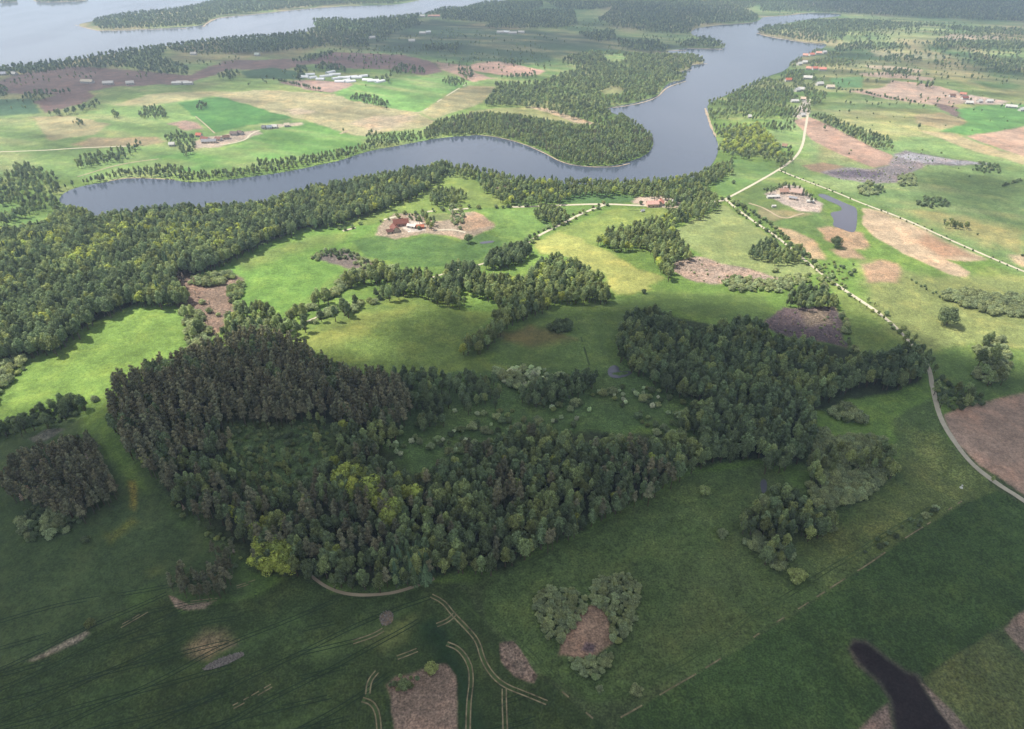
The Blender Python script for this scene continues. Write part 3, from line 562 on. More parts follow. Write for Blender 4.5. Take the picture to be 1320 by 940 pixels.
def spruce(key, mat, seed, n=560):
    rng = np.random.default_rng(seed); V = []; F = []
    for i in range(n):
        t = rng.uniform(0, 1)**.8; z = .08 + .92*t; rr = .17*(1-t)*(.75+.35*math.sin(t*60)) + .004; a = rng.uniform(0, 6.28)
        c = np.array([math.cos(a)*rr, math.sin(a)*rr, z]); d = np.array([math.cos(a)*.8, math.sin(a)*.8, -.35]); s = .035+.035*(1-t)
        side = np.array([-math.sin(a), math.cos(a), 0])*s*.6; k = len(V)
        V += [tuple(c-d*s-side*.4), tuple(c-side), tuple(c+d*s), tuple(c+side)]; F.append((k, k+1, k+2, k+3))
    core = ([(math.cos(i)*.11, math.sin(i)*.11, .1) for i in np.arange(0, 6.28, .7854)] + [(0, 0, .96)], [(i, (i+1) % 8, 8) for i in range(8)])
    template(key, mat, merge([(V, F), core]), trunk_geo(.5, .014, rng, 0))
def bush(key, mat, seed, R=.62, n=600, size=.11, nl=9):
    rng = np.random.default_rng(seed); lobes = [((0, 0, .4), (R*.6, R*.6, .48))]
    for i in range(nl):
        a = i*2.4+rng.uniform(-.3, .3); rr = R*rng.uniform(.35, .72); lr = R*rng.uniform(.28, .42)
        lobes.append(((math.cos(a)*rr, math.sin(a)*rr, rng.uniform(.25, .6)), (lr, lr, lr*rng.uniform(.8, 1.1))))
    parts = [leaves(lobes, n, size, rng)] + [ico(1, c, 1, rng, tuple(q*.8 for q in r_)) for c, r_ in lobes]
    template(key, mat, merge(parts), trunk_geo(.5, .03, rng, 5, R*.5))
for s in range(4):
    broad('mid.%d' % s, F_MID, 10+s, R=(.17, .2, .23, .185)[s]); broad('dark.%d' % s, F_DARK, 20+s, R=(.18, .21, .24, .165)[s])
    pine('pine.%d' % s, F_PINE, 40+s); bush('willow.%d' % s, F_WIL, 50+s)
for s in range(2):
    broad('yellow.%d' % s, F_YEL, 30+s, R=.26+.05*s); spruce('spruce.%d' % s, F_SPR, 60+s); bush('hawthorn.%d' % s, F_HAW, 70+s, R=.55); pine('dead.%d' % s, F_DEAD, 80+s, n=260)
    bush('shrub.%d' % s, F_MID, 90+s, R=.58); bush('thorn.%d' % s, F_DARK, 95+s, R=.55)
for s in range(2): broad('round.%d' % s, F_DARK, 110+s, R=.42, base=.08, nl=14, n=1500, size=.05)
for s in range(2):   # light versions for far woods
    broad('farmid.%d' % s, F_MID, 130+s, R=.26, n=150, size=.13, nl=6); broad('fardark.%d' % s, F_DARK, 140+s, R=.27, n=150, size=.13, nl=6); pine('farpine.%d' % s, F_PINE, 150+s, n=150)
KIND = {'mid': 'broadleaf', 'dark': 'broadleaf', 'yellow': 'broadleaf', 'round': 'broadleaf', 'farmid': 'broadleaf', 'fardark': 'broadleaf', 'pine': 'pine', 'farpine': 'pine',
        'spruce': 'spruce', 'willow': 'bush', 'hawthorn': 'hawthorn', 'dead': 'dead', 'shrub': 'bush', 'thorn': 'bush'}
HGT = {'mid': (12, 19), 'dark': (12, 20), 'yellow': (12, 18), 'round': (13, 17), 'farmid': (12, 18), 'fardark': (12, 19), 'pine': (15, 22), 'farpine': (16, 22), 'spruce': (12, 21),
       'willow': (4.5, 8), 'hawthorn': (3, 5), 'dead': (8, 13), 'shrub': (3, 6), 'thorn': (3.5, 7)}

# ---------------------------------------------------------------- planting plan: canopy outlines
TREES = []   # x, y, h, species, region index
REG = []
MIX_B = {'mid': .55, 'dark': .33, 'yellow': .06, 'spruce': .06}
MIX_W = {'willow': .75, 'shrub': .25}
def wood(label, group, mix, poly, sp=5.5, hs=1.0, dens=1.0, far=False, avoid=(), noise=None):
    ri = len(REG); REG.append((label, group)); a = np.array(poly, float)
    wx, wy = P2W(a[:, 0], a[:, 1]); x0, x1 = wx.min()-5, wx.max()+5; y0, y1 = wy.min()-110, wy.max()+5
    gx, gy = np.meshgrid(np.arange(x0, x1, sp), np.arange(y0, y1, sp*.9)); gx[::2] += sp/2
    gx = (gx + RNG.uniform(-.38, .38, gx.shape)*sp).ravel(); gy = (gy + RNG.uniform(-.38, .38, gy.shape)*sp).ravel()
    keys = list(mix); pr = np.array([mix[k] for k in keys]); pr = pr/pr.sum()
    # species in small stands rather than salt and pepper
    u = (fbm(gx+ri*31, gy, 22, 3)-.5)*(2.2 if sp < 6.5 and not noise else .6) + RNG.uniform(-.4, .4, gx.size); u = np.argsort(np.argsort(u))/(u.size+1.)
    idx = np.searchsorted(np.cumsum(pr), u); idx = np.clip(idx, 0, len(keys)-1)
    lo = np.array([HGT[k][0] for k in keys])[idx]; hi = np.array([HGT[k][1] for k in keys])[idx]
    h = (lo + (hi-lo)*RNG.random(gx.size))*hs*(1 - .36*np.clip((gy-560)/500, 0, 1))
    px, py = w2px(gx, gy, Hf(gx, gy) + h*.5)
    ok = inpoly(px, py, a) & (RNG.random(gx.size) < dens)
    if noise: ok &= fbm(gx+77, gy, noise[0], 3) > noise[1]
    for av in avoid: ok &= ~inpoly(px, py, np.array(av, float))
    for i in np.nonzero(ok)[0]:
        k = keys[idx[i]]
        if far: k = {'mid': 'farmid', 'dark': 'fardark', 'yellow': 'farmid', 'pine': 'farpine'}.get(k, k)
        TREES.append((gx[i], gy[i], h[i], k, ri))
    return ri
# central wood
wood('tall brown-green pine crowded in the dark hilltop pine wood left of centre', 'pines of the central wood', {'pine': .86, 'dark': .14},
     [(140,510),(150,490),(175,480),(200,470),(240,455),(280,440),(310,432),(345,430),(375,437),(410,460),(440,475),(480,480),(515,490),(530,520),(520,545),(480,545),(450,545),(400,530),(360,545),(330,540),(300,535),(270,560),(230,590),(210,612),(185,600),(165,580),(143,545)], 4.6, .88, .93)
wood('young green tree in the low clearing inside the central wood', 'young trees in the wood clearing', {'shrub': .5, 'thorn': .25, 'mid': .25},
     [(300,545),(330,540),(360,548),(400,532),(430,550),(430,590),(400,620),(350,640),(300,625),(280,590)], 4.2, .62, .62)
wood('tree in the mixed pine and leaf wood above the sandy field edge', 'mixed trees of the central wood', {'pine': .42, 'dark': .32, 'mid': .2, 'yellow': .012, 'shrub': .04},
     [(210,612),(230,590),(270,560),(300,560),(280,590),(300,625),(350,640),(400,620),(430,590),(430,550),(450,545),(480,570),(500,600),(530,615),(560,610),(560,735),(520,752),(470,757),(430,750),(400,735),(370,735),(330,728),(325,700),(290,680),(255,660),(215,635)], 4.9, .86, .88)
wood('grey-green broadleaf tree in the wood sloping along the diagonal meadow edge', 'broadleaf trees of the central wood', {'mid': .5, 'dark': .41, 'yellow': .01, 'pine': .08},
     [(560,610),(575,590),(600,580),(640,570),(660,555),(690,550),(720,560),(760,570),(790,568),(830,575),(870,560),(900,572),(930,575),(915,590),(850,632),(800,657),(760,677),(720,697),(680,712),(640,730),(600,735),(560,733)], 4.8, .88, .93)
wood('dark broadleaf tree in the band between the hilltop pines and the bright meadow', 'dark trees north of the central wood', {'dark': .85, 'mid': .15},
     [(420,468),(440,475),(560,480),(600,480),(640,487),(648,505),(640,522),(600,528),(560,515),(530,522),(515,492)], 5.0, .72, .62)
wood('bright yellow-green tree among dark pines in the middle of the wood', 'bright trees in the central wood', {'yellow': 1},
     [(436,615),(460,608),(480,618),(500,640),(520,665),(505,680),(480,660),(450,645),(438,630)], 6.5)
wood('bright lime-green tree at the lower tip of the central wood', 'lime trees at the wood tip', {'yellow': 1}, [(325,712),(335,700),(352,705),(375,700),(386,722),(372,735),(332,732)], 3.8, .8)
wood('lime-green tree near the west edge of the central wood', 'lime trees on the west edge', {'yellow': 1}, [(290,650),(312,645),(315,658),(335,672),(365,680),(362,690),(345,692),(320,680),(292,662)], 8, .7)
wood('grey-green bush in the rough pasture south of the bright meadow', 'grey bushes in the pasture', {'willow': .7, 'hawthorn': .3}, [(640,476),(680,472),(720,480),(737,490),(700,500),(650,497)], 5)
wood('dark tree in the small clump beside the grey pasture bushes', 'dark clump in the pasture', {'dark': 1}, [(665,502),(700,492),(740,480),(772,484),(745,508),(700,520),(670,516)], 5, .7)
wood('rounded bush scattered on the rough pasture between the two woods', 'scattered pasture bushes', {'willow': .25, 'shrub': .35, 'thorn': .2, 'hawthorn': .2},
     [(530,530),(640,527),(680,515),(740,510),(830,490),(900,505),(905,535),(870,558),(830,572),(790,565),(720,558),(690,548),(640,565),(570,590),(550,605),(520,590),(480,560),(490,545)], 5.2, .85, .5, noise=(14, .45))
wood('dark tree standing loosely in the pasture behind the wood', 'loose pasture trees', {'dark': .8, 'mid': .2}, [(540,547),(548,513),(572,515),(572,545)], 5, .65)
wood('tree in the leafy spur west of the rough pasture', 'leafy spur trees', {'mid': .7, 'dark': .3}, [(440,560),(470,545),(500,545),(520,560),(480,590),(500,612),(470,610),(445,595)], 4.8, .7, .7)
# east wood
wood('dark broadleaf tree in the large wood right of centre', 'trees of the east wood', {'dark': .6, 'mid': .4},
     [(800,420),(815,405),(850,403),(875,420),(900,430),(920,425),(940,415),(965,412),(985,425),(1000,440),(1040,442),(1085,470),(1110,460),(1150,455),(1185,450),(1197,470),(1190,486),(1160,496),(1120,490),(1080,505),(1040,525),(1050,550),(1045,578),(1010,602),(985,598),(985,580),(960,585),(925,590),(905,588),(900,560),(870,545),(890,530),(915,520),(900,510),(860,500),(830,480),(795,455)], 5.3, .92)
wood('grey-green willow in the thicket spreading east of the wood', 'willows of the east thicket', {'willow': .85, 'mid': .15}, [(1048,562),(1060,548),(1075,565),(1100,558),(1140,565),(1157,590),(1150,610),(1120,640),(1080,650),(1050,652),(1038,632),(1045,590)], 3.7, .78)
wood('rounded bushy tree in the bent clump south of the willow thicket', 'bushy trees of the bent clump', {'mid': .3, 'dark': .15, 'willow': .55}, [(955,672),(975,650),(985,635),(1010,628),(1030,640),(1040,655),(1070,660),(1075,683),(1045,690),(1020,688),(1020,718),(1010,733),(985,718),(960,698)], 4.2, .8)
wood('low willow in the small clump on the field east of the wood', 'willows of the small east clump', {'willow': .7, 'shrub': .3}, [(1070,528),(1090,518),(1115,530),(1115,540),(1085,542)], 4.5)
# west forest
wood('broadleaf tree in the large forest on the left', 'trees of the west forest', {'dark': .47, 'mid': .44, 'yellow': .045, 'spruce': .045},
     [(-60,300),(0,298),(60,290),(75,268),(110,272),(127,281),(150,275),(200,270),(290,262),(335,262),(370,245),(400,240),(460,226),(520,214),(555,207),(580,208),(572,222),(550,243),(500,263),(470,273),(430,286),(390,291),(340,310),(300,328),(255,348),(232,345),(222,352),(232,372),(240,385),(205,390),(180,386),(150,393),(110,413),(90,433),(70,448),(40,453),(0,458),(-60,470)], 4.9,
     avoid=([(0,290),(40,278),(64,276),(66,287),(25,298),(0,300)],))
wood('yellow-green tree catching the sun within the west forest', 'sunlit trees of the west forest', {'yellow': .7, 'mid': .3}, [(75,315),(100,305),(140,308),(150,325),(120,340),(85,335)], 9)  # set apart by the yellow-green leaf species
wood('pale green tree catching the sun within the lakeside forest', 'sunlit trees of the west forest edge', {'yellow': .6, 'mid': .4}, [(215,300),(250,285),(300,290),(325,300),(300,320),(250,330),(220,322)], 9)  # same yellow-green species mixed with mid green
wood('tree in the strip between the lake and the fields', 'trees of the lakeside strip', {'mid': .72, 'dark': .2, 'spruce': .03, 'yellow': .05},
     [(572,207),(600,210),(630,213),(660,222),(700,227),(760,229),(850,231),(900,222),(925,212),(944,206),(945,222),(922,234),(905,242),(925,255),(925,265),(910,276),(880,286),(868,284),(880,260),(830,250),(800,248),(740,250),(722,260),(650,262),(640,250),(622,245),(612,228),(560,222)], 6.2, .85)
wood('tree in the light green copse on the slope right of centre', 'trees of the light copse', {'mid': .85, 'yellow': .1, 'dark': .05}, [(770,312),(780,298),(795,295),(840,283),(862,273),(880,275),(870,290),(870,300),(885,318),(895,328),(865,340),(870,352),(860,358),(845,335),(835,318),(800,320)], 5.6, .8)
wood('tree in the horseshoe-shaped copse in the sunlit meadow', 'trees of the horseshoe copse', {'mid': .85, 'yellow': .05, 'dark': .1},
     [(593,367),(600,360),(617,355),(673,361),(690,343),(717,330),(740,337),(777,360),(789,375),(783,386),(723,387),(690,402),(660,412),(640,432),(620,449),(593,455),(600,440),(630,423),(643,397),(640,383),(620,380)], 5.2, .82)
wood('darker tree in the west arm of the meadow copse', 'trees of the west copse arm', {'dark': .55, 'mid': .45}, [(505,365),(517,350),(550,350),(573,358),(573,345),(600,337),(617,345),(617,355),(595,362),(590,373),(601,392),(583,393),(553,383),(530,375),(507,377)], 5.2, .75)
wood('dark tree in the dense round clump beside the farm lane', 'trees of the lane clump', {'dark': 1}, [(626,342),(630,328),(650,320),(680,314),(687,328),(660,339)], 4.6, .8)
wood('tree in the small sunny clump below the lakeside forest', 'trees of the sunny clump', {'mid': .8, 'dark': .2}, [(553,256),(560,243),(590,243),(602,252),(585,262),(560,263)], 5, .7)
wood('tree in the clump south of the white lane', 'trees south of the white lane', {'mid': .9, 'dark': .1}, [(688,272),(700,264),(725,270),(735,280),(715,287),(692,280)], 5, .75)
wood('leafy shrub in the hedge curving towards the copse', 'shrubs of the curved hedge', {'willow': .4, 'shrub': .4, 'mid': .2}, [(365,405),(400,387),(432,368),(440,352),(500,341),(515,345),(505,360),(465,358),(445,372),(405,395),(372,412)], 4.2)
wood('leafy shrub in the lower hedge beside the meadow track', 'shrubs of the lower hedge', {'shrub': .6, 'dark': .2, 'willow': .2}, [(378,425),(400,408),(430,393),(470,385),(495,372),(515,378),(490,387),(465,399),(440,404),(415,408),(385,428)], 5, .9, .75)
wood('dark shrub in the round clump alone on the shaded meadow', 'shrubs of the lone meadow clump', {'thorn': 1}, [(705,420),(715,411),(735,412),(738,422),(720,428)], 3.6)
wood('shrub in the thicket left of the farm pond', 'shrubs of the farm thicket', {'thorn': .6, 'willow': .4}, [(398,330),(420,320),(450,322),(480,335),(500,345),(470,350),(455,338),(430,330),(405,335)], 4.5, .7, .7)
wood('olive-green bush at the edge of the brown marsh', 'bushes of the west marsh', {'willow': .6, 'mid': .4}, [(222,378),(240,378),(250,398),(268,425),(270,445),(242,448),(238,420),(232,400)], 5, .85)
wood('green bush on the far rim of the brown marsh', 'bushes of the marsh rim', {'shrub': .8, 'willow': .2}, [(245,360),(265,351),(300,350),(305,357),(280,365),(255,368)], 4.2)
wood('green bush on the east rim of the brown marsh', 'bushes of the marsh east rim', {'shrub': 1}, [(293,372),(308,360),(316,366),(305,392),(296,388)], 4)
wood('olive tree in the fringe where marsh meets pine wood', 'trees of the marsh fringe', {'willow': .25, 'mid': .6, 'dark': .15}, [(285,432),(295,408),(315,395),(340,393),(370,410),(373,422),(360,445),(320,432)], 5, .8)
wood('grey leafless tree standing in the brown marsh', 'dead trees of the marsh', {'dead': .7, 'willow': .3}, [(195,345),(235,335),(250,352),(262,385),(285,400),(275,430),(262,420),(240,385),(210,370)], 8, .8, .6)
# left side
wood('brownish pine in the isolated grove at the far left', 'pines of the left grove', {'pine': .8, 'dead': .2}, [(2,622),(20,592),(45,578),(85,570),(110,565),(125,572),(135,600),(148,620),(150,640),(120,655),(108,668),(85,662),(50,648),(30,648),(10,635)], 3.7, .78)
wood('low bush at the foot of the left pine grove', 'bushes below the left grove', {'thorn': .6, 'willow': .4}, [(25,662),(55,648),(90,660),(108,668),(95,680),(60,692),(30,698)], 3.6, .8)
wood('dark brownish tree in the small grove above the sand crescent', 'trees of the small dark grove', {'pine': .75, 'thorn': .25}, [(213,742),(240,728),(262,735),(272,708),(300,705),(302,740),(280,765),(250,766),(218,755)], 4.2, .62)
wood('tree in the hedge crossing the left meadow', 'trees of the left hedge', {'dark': .5, 'thorn': .5}, [(-20,545),(30,535),(50,522),(85,512),(108,518),(112,526),(90,538),(60,545),(30,555),(-20,560)], 4.2, .75)
wood('grey-green bush on the left margin below the forest', 'bushes of the left margin', {'willow': .5, 'shrub': .5}, [(-20,480),(15,455),(36,465),(28,480),(0,500),(5,515),(-20,530)], 4.5, 1, .8)
wood('tree in the far wood left of the lake end', 'trees left of the lake end', {'mid': .6, 'dark': .4}, [(-60,232),(0,225),(20,218),(60,218),(80,232),(72,248),(75,262),(60,268),(30,278),(0,288),(-60,290)], 7, .75, .85, avoid=([(-20,264),(20,261),(30,266),(0,277),(-20,280)],))
# north shore
wood('tree in the belt along the far shore of the narrow lake', 'trees of the far shore belt', {'mid': .6, 'dark': .4}, [(75,240),(110,232),(150,221),(200,213),(235,214),(250,222),(320,217),(330,206),(400,201),(440,192),(470,186),(472,168),(500,172),(560,168),(565,178),(520,185),(470,194),(440,205),(370,220),(325,226),(290,231),(240,233),(225,229),(163,226),(150,230),(105,237),(83,246)], 7.5, .75)
wood('tree in the wedge of woodland beyond the lake end', 'trees of the wedge wood', {'mid': .5, 'dark': .5}, [(95,207),(110,198),(150,192),(165,188),(178,178),(183,188),(160,203),(140,208),(100,215)], 8, .8)
for lb, pl in (('tree in the rounded clump near the left picture edge beyond the lake', [(13,225),(20,210),(32,207),(47,216),(46,226),(30,229)]),
               ('tree in the village clump beside the farm roofs', [(212,176),(228,168),(240,172),(252,176),(253,192),(240,200),(228,192),(216,186)]),
               ('tree in the oval copse on the pale fields', [(178,145),(185,137),(200,136),(215,140),(216,150),(200,152),(182,151)]),
               ('tree in the tiny copse left of the oval copse', [(94,158),(98,152),(108,158),(104,163)]), ('tree in the pair of clumps above the oval copse', [(142,146),(147,141),(156,150),(150,154)]),
               ('tree in the small clump on the deep green field', [(252,137),(256,132),(267,132),(267,138),(256,140)]), ('tree in the clump at the edge of the bright far field', [(452,127),(458,121),(480,122),(502,132),(500,139),(478,134)]),
               ('tree in the clump at the top corner of the bright far field', [(570,105),(575,99),(598,102),(603,108),(585,110)])):
    wood(lb, lb.replace('tree in', 'trees of'), {'mid': .4, 'dark': .6}, pl, 7, .75)
wood('tree in the wooded peninsula reaching into the lake', 'trees of the lake peninsula', {'pine': .1, 'dark': .3, 'mid': .6}, [(565,155),(590,150),(627,145),(673,149),(700,154),(740,162),(773,161),(800,147),(825,160),(840,173),(843,187),(830,200),(807,209),(790,212),(760,213),(740,211),(722,207),(707,198),(690,190),(673,183),(640,174),(613,171),(573,172),(550,178),(545,172)], 5.6, .9)
wood('tree in the wide wood behind the peninsula field', 'trees behind the peninsula', {'mid': .8, 'dark': .2}, [(637,107),(700,105),(723,95),(745,90),(735,72),(760,66),(800,68),(850,70),(900,70),(911,79),(892,86),(885,97),(862,106),(852,116),(845,124),(810,132),(780,136),(790,147),(775,159),(745,152),(723,146),(690,137),(622,133),(637,118)], 9, .95, .9, far=True,
     avoid=([(773,71),(800,69),(812,76),(790,80)], [(768,117),(790,111),(808,114),(800,122),(776,123)]))
wood('tree in the lakeside village wood at the upper right', 'trees of the village wood', {'mid': .7, 'dark': .3}, [(1045,62),(1075,66),(1105,75),(1100,85),(1060,85),(1050,100),(1067,113),(1063,130),(1046,136),(1043,147),(1023,157),(1028,168),(990,166),(988,182),(1020,190),(1024,207),(1005,216),(988,206),(925,197),(925,188),(922,173),(916,158),(911,141),(907,131),(935,117),(962,108),(985,94),(1008,82),(1020,72)], 7.5, .8, .82, noise=(60, .36))
wood('pale willow in the light patch of the village wood', 'pale willows of the village wood', {'yellow': .4, 'willow': .6}, [(935,165),(975,158),(1000,180),(1010,200),(960,198),(930,190)], 7)
wood('tree in the thick hedge along the far ploughed strip', 'trees of the ploughed strip hedge', {'dark': .5, 'mid': .5}, [(1043,148),(1060,146),(1100,162),(1147,178),(1151,191),(1130,190),(1113,183),(1090,171),(1060,156)], 6.5, .75)
# right side
wood('tree in the clump beside the tree-lined lane', 'trees of the lane side clump', {'mid': .6, 'dark': .4}, [(962,328),(975,312),(993,309),(1007,318),(1033,318),(1045,333),(1013,338),(993,337)], 5, .6)
wood('pale shrub in the belt between reed bed and lane', 'shrubs of the reed bed belt', {'willow': .7, 'shrub': .3}, [(930,360),(945,355),(1000,360),(1030,352),(1040,362),(1013,372),(1000,376),(940,373)], 5, .8)
wood('broadleaf tree in the clump above the purple marsh', 'trees above the purple marsh', {'mid': .5, 'dark': .5}, [(1010,390),(1020,378),(1035,368),(1060,372),(1077,383),(1080,395),(1040,396)], 5, .65)
wood('grey shrub fringing the right rim of the purple marsh', 'shrubs right of the purple marsh', {'willow': .6, 'thorn': .4}, [(1083,400),(1092,410),(1098,435),(1110,455),(1095,452),(1086,430)], 5, .7)
wood('bush in the line along the reed bed', 'bushes along the reed bed', {'willow': .5, 'shrub': .5}, [(985,350),(1000,345),(1060,355),(1075,372),(1060,372),(1030,358)], 6, .8, .6)
wood('willow in the grey-green thicket at the right picture edge', 'willows of the right thicket', {'willow': 1}, [(1213,380),(1225,373),(1245,372),(1280,377),(1330,380),(1400,390),(1400,412),(1320,406),(1280,402),(1243,393)], 4.6, .85)
wood('pale willow in the tall olive clump near the right edge', 'willows of the olive clump', {'willow': .75, 'mid': .25}, [(1255,450),(1275,435),(1290,432),(1300,445),(1303,470),(1293,495),(1265,488),(1250,482),(1272,470)], 5, .95)
wood('leafy shrub in the clump where the lane meets the ploughed field', 'shrubs by the lane and ploughed field', {'mid': .35, 'thorn': .45, 'shrub': .2}, [(1204,485),(1215,482),(1228,497),(1250,500),(1273,512),(1267,522),(1230,527),(1213,527),(1207,505)], 5, .75)
wood('shrub in the marsh clump below the ponds', 'shrubs near the marsh ponds', {'thorn': .6, 'willow': .4}, [(1103,242),(1120,233),(1140,240),(1140,248),(1112,250)], 6)
wood('grey shrub at the marsh corner', 'shrubs of the marsh corner', {'willow': 1}, [(1157,232),(1162,222),(1180,224),(1180,236),(1165,240)], 6)
wood('dark shrub in the far right pasture clump', 'shrubs of the pasture clump', {'thorn': 1}, [(1178,262),(1190,252),(1220,256),(1226,265),(1200,266)], 6)
wood('dark shrub beyond the straight lane', 'shrubs beyond the straight lane', {'thorn': .5, 'mid': .5}, [(1215,290),(1220,279),(1235,286),(1248,288),(1249,293),(1228,293)], 6, .6)
wood('grey shrub at the end of the grey marsh', 'shrubs of the grey marsh end', {'willow': .6, 'thorn': .4}, [(1253,215),(1262,208),(1285,210),(1292,221),(1270,222)], 6)
wood('shrub straggling along the lane edge scrub', 'shrubs of the lane scrub', {'shrub': .6, 'thorn': .4}, [(1045,340),(1065,335),(1110,342),(1090,360),(1075,365),(1060,352)], 6, .7, .6)
# near marsh heart
wood('dark garden bush behind the red barn', 'garden bushes of the red barn farm', {'thorn': .7, 'mid': .3}, [(520,277),(548,274),(560,282),(562,292),(552,293),(546,285),(528,283)], 4.2, .7, .6)
wood('grey-green shrub between the barn farm and its brown plot', 'shrubs by the brown plot', {'willow': .6, 'dead': .4}, [(578,274),(592,268),(600,274),(596,296),(586,292)], 4.5, .8, .6)
wood('small tree screening the pond farm roofs', 'trees screening the pond farm', {'dark': .5, 'thorn': .5}, [(984,243),(1000,236),(1026,238),(1034,244),(1048,250),(1056,260),(1046,258),(1030,244),(1004,242),(990,250)], 4.8, .6, .6)
wood('small tree in the yard of the pink farmhouse', 'trees of the pink farmhouse', {'mid': .7, 'thorn': .3}, [(854,254),(876,254),(880,266),(856,268)], 5, .55, .6)
for lb, pl in (('grey-green willow on the left half of the heart-shaped marsh', [(685,768),(700,758),(735,757),(757,770),(752,790),(737,808),(725,824),(700,820),(695,800),(685,782)]),
               ('grey-green willow on the right half of the heart-shaped marsh', [(757,766),(770,745),(805,736),(824,742),(826,770),(820,795),(810,818),(797,828),(787,822),(786,800),(776,786),(765,780)]),
               ('willow at the lower tip of the heart-shaped marsh', [(727,846),(745,850),(770,846),(785,834),(791,848),(780,866),(765,876),(745,864)])):
    wood(lb, lb.replace('willow', 'willows'), {'willow': .85, 'shrub': .15}, pl, 3.0, .55)
wood('dark spruce in the tight stand at the lower edge of the central wood', 'spruces of the lower wood edge', {'spruce': 1}, [(505,712),(530,700),(555,705),(560,735),(548,745),(510,748)], 3.6, .75)
wood('grey tuft of dead reed and twig in the grey marsh', 'dead tufts of the grey marsh', {'dead': .6, 'willow': .4}, [(1060,222),(1090,217),(1122,219),(1148,214),(1155,197),(1200,202),(1240,208),(1200,213),(1172,222),(1165,236),(1120,236),(1085,232)], 6.5, .35, .5)
wood('grey tuft of dead twig in the purple marsh', 'dead tufts of the purple marsh', {'dead': .8, 'willow': .2}, [(985,416),(1010,398),(1080,398),(1086,430),(1092,448),(1060,442),(1000,432)], 4.5, .3, .5)
wood('grey tuft of dead twig in the brown reed bed', 'dead tufts of the reed bed', {'dead': .5, 'willow': .5}, [(862,348),(872,334),(900,332),(960,346),(1012,358),(1020,370),(960,366),(900,364)], 5, .3, .3)
wood('low bush in the overgrown ditch beside the dark crop', 'bushes of the field ditch', {'thorn': .7, 'willow': .3}, [(1100,720),(1130,690),(1160,680),(1200,650),(1230,640),(1225,655),(1180,680),(1140,708)], 4, .55, .5)
wood('low scrub bush at the wood edge by the crop', 'scrub along the wood edge', {'thorn': .6, 'dead': .1, 'shrub': .3}, [(215,640),(255,668),(300,695),(325,730),(305,735),(280,700),(240,670)], 4, .6, .5)
wood('low bush on the marsh island in the dark crop', 'bushes of the crop island', {'shrub': .6, 'thorn': .4}, [(500,885),(515,868),(540,872),(530,888),(510,892)], 3.5, .6)
# far woods (mostly beyond a kilometre and a half)
FAR = [[(-80,92),(0,84),(86,75),(164,61),(270,49),(342,43),(393,38),(402,24),(438,23),(455,25),(526,19),(549,17),(560,24),(520,38),(500,45),(470,62),(430,58),(400,62),(350,66),(300,68),(250,70),(215,63),(205,72),(240,85),(245,95),(210,95),(160,86),(90,87),(60,93),(20,95),(0,98),(-80,108)],
       [(118,28),(127,21),(155,14),(231,9),(264,1),(330,-3),(420,-3),(540,-3),(505,4),(438,5),(383,9),(332,15),(280,19),(262,31),(200,35),(131,37)],
       [(549,17),(571,9),(598,9),(626,2),(700,0),(700,8),(640,30),(600,26),(560,24)], [(625,34),(660,20),(700,12),(740,12),(745,30),(720,35),(640,36)], [(700,0),(800,-2),(1000,-2),(960,12),(900,8),(820,5),(760,12),(720,10)],
       [(770,25),(790,10),(820,5),(880,8),(960,12),(979,20),(978,26),(905,31),(886,42),(855,42),(800,35)], [(870,55),(915,46),(933,56),(934,61),(880,60)], [(745,42),(790,38),(795,50),(770,53)], [(795,50),(850,53),(862,60),(855,66),(800,60)],
       [(976,40),(984,33),(1020,32),(1045,26),(1100,25),(1180,30),(1250,35),(1400,38),(1400,50),(1260,42),(1200,33),(1130,38),(1095,40),(1085,48),(1060,54),(1020,49),(995,45)],
       [(980,14),(1044,14),(1087,16),(1200,22),(1400,30),(1400,-8),(980,-8)], [(1073,66),(1080,58),(1110,54),(1170,57),(1175,62),(1110,65)], [(1200,58),(1205,50),(1240,52),(1300,54),(1400,58),(1400,64),(1250,62),(1203,62)],
       [(1247,70),(1260,69),(1300,76),(1400,74),(1400,96),(1320,94),(1290,94),(1265,84)], [(1130,74),(1160,71),(1190,75),(1188,78),(1135,77)], [(1202,83),(1205,77),(1220,78),(1220,84)], [(1135,92),(1150,88),(1177,91),(1175,95),(1140,94)],
       [(1180,111),(1185,106),(1203,106),(1204,112)], [(560,62),(590,55),(592,62),(565,65)], [(723,82),(730,72),(750,70),(765,78),(750,84)], [(378,92),(382,83),(395,85),(398,93),(390,103),(380,100)], [(405,88),(415,80),(440,84),(450,92),(430,90)],
       [(376,78),(400,70),(428,66),(430,70),(400,77),(380,79)], [(500,93),(515,82),(548,88),(548,93),(510,94)], [(280,96),(295,90),(312,94),(300,102),(282,100)], [(25,127),(40,118),(70,117),(95,117),(60,122),(40,127)], [(-20,122),(0,109),(10,115),(8,124),(0,125)],
       [(60,146),(100,138),(125,129),(132,133),(100,145),(70,147)], [(543,60),(560,57),(590,57),(590,62),(545,64)], [(640,78),(660,75),(675,80),(665,83)], [(640,99),(680,95),(695,92),(690,98),(655,101)], [(585,92),(605,85),(612,98),(600,101)],
       [(0,0.5),(20,-2),(22,3),(0,4)], [(44,0),(112,-4),(110,1),(50,3)], [(430,104),(452,96),(500,102),(502,107),(470,106)], [(465,110),(470,98),(490,100),(505,96),(500,104)]]
for k, pl in enumerate(FAR):
    wood('far blue-green woodland', 'far woodland', {'dark': .7, 'mid': .3}, pl, 11.5, .95, .93, far=True)
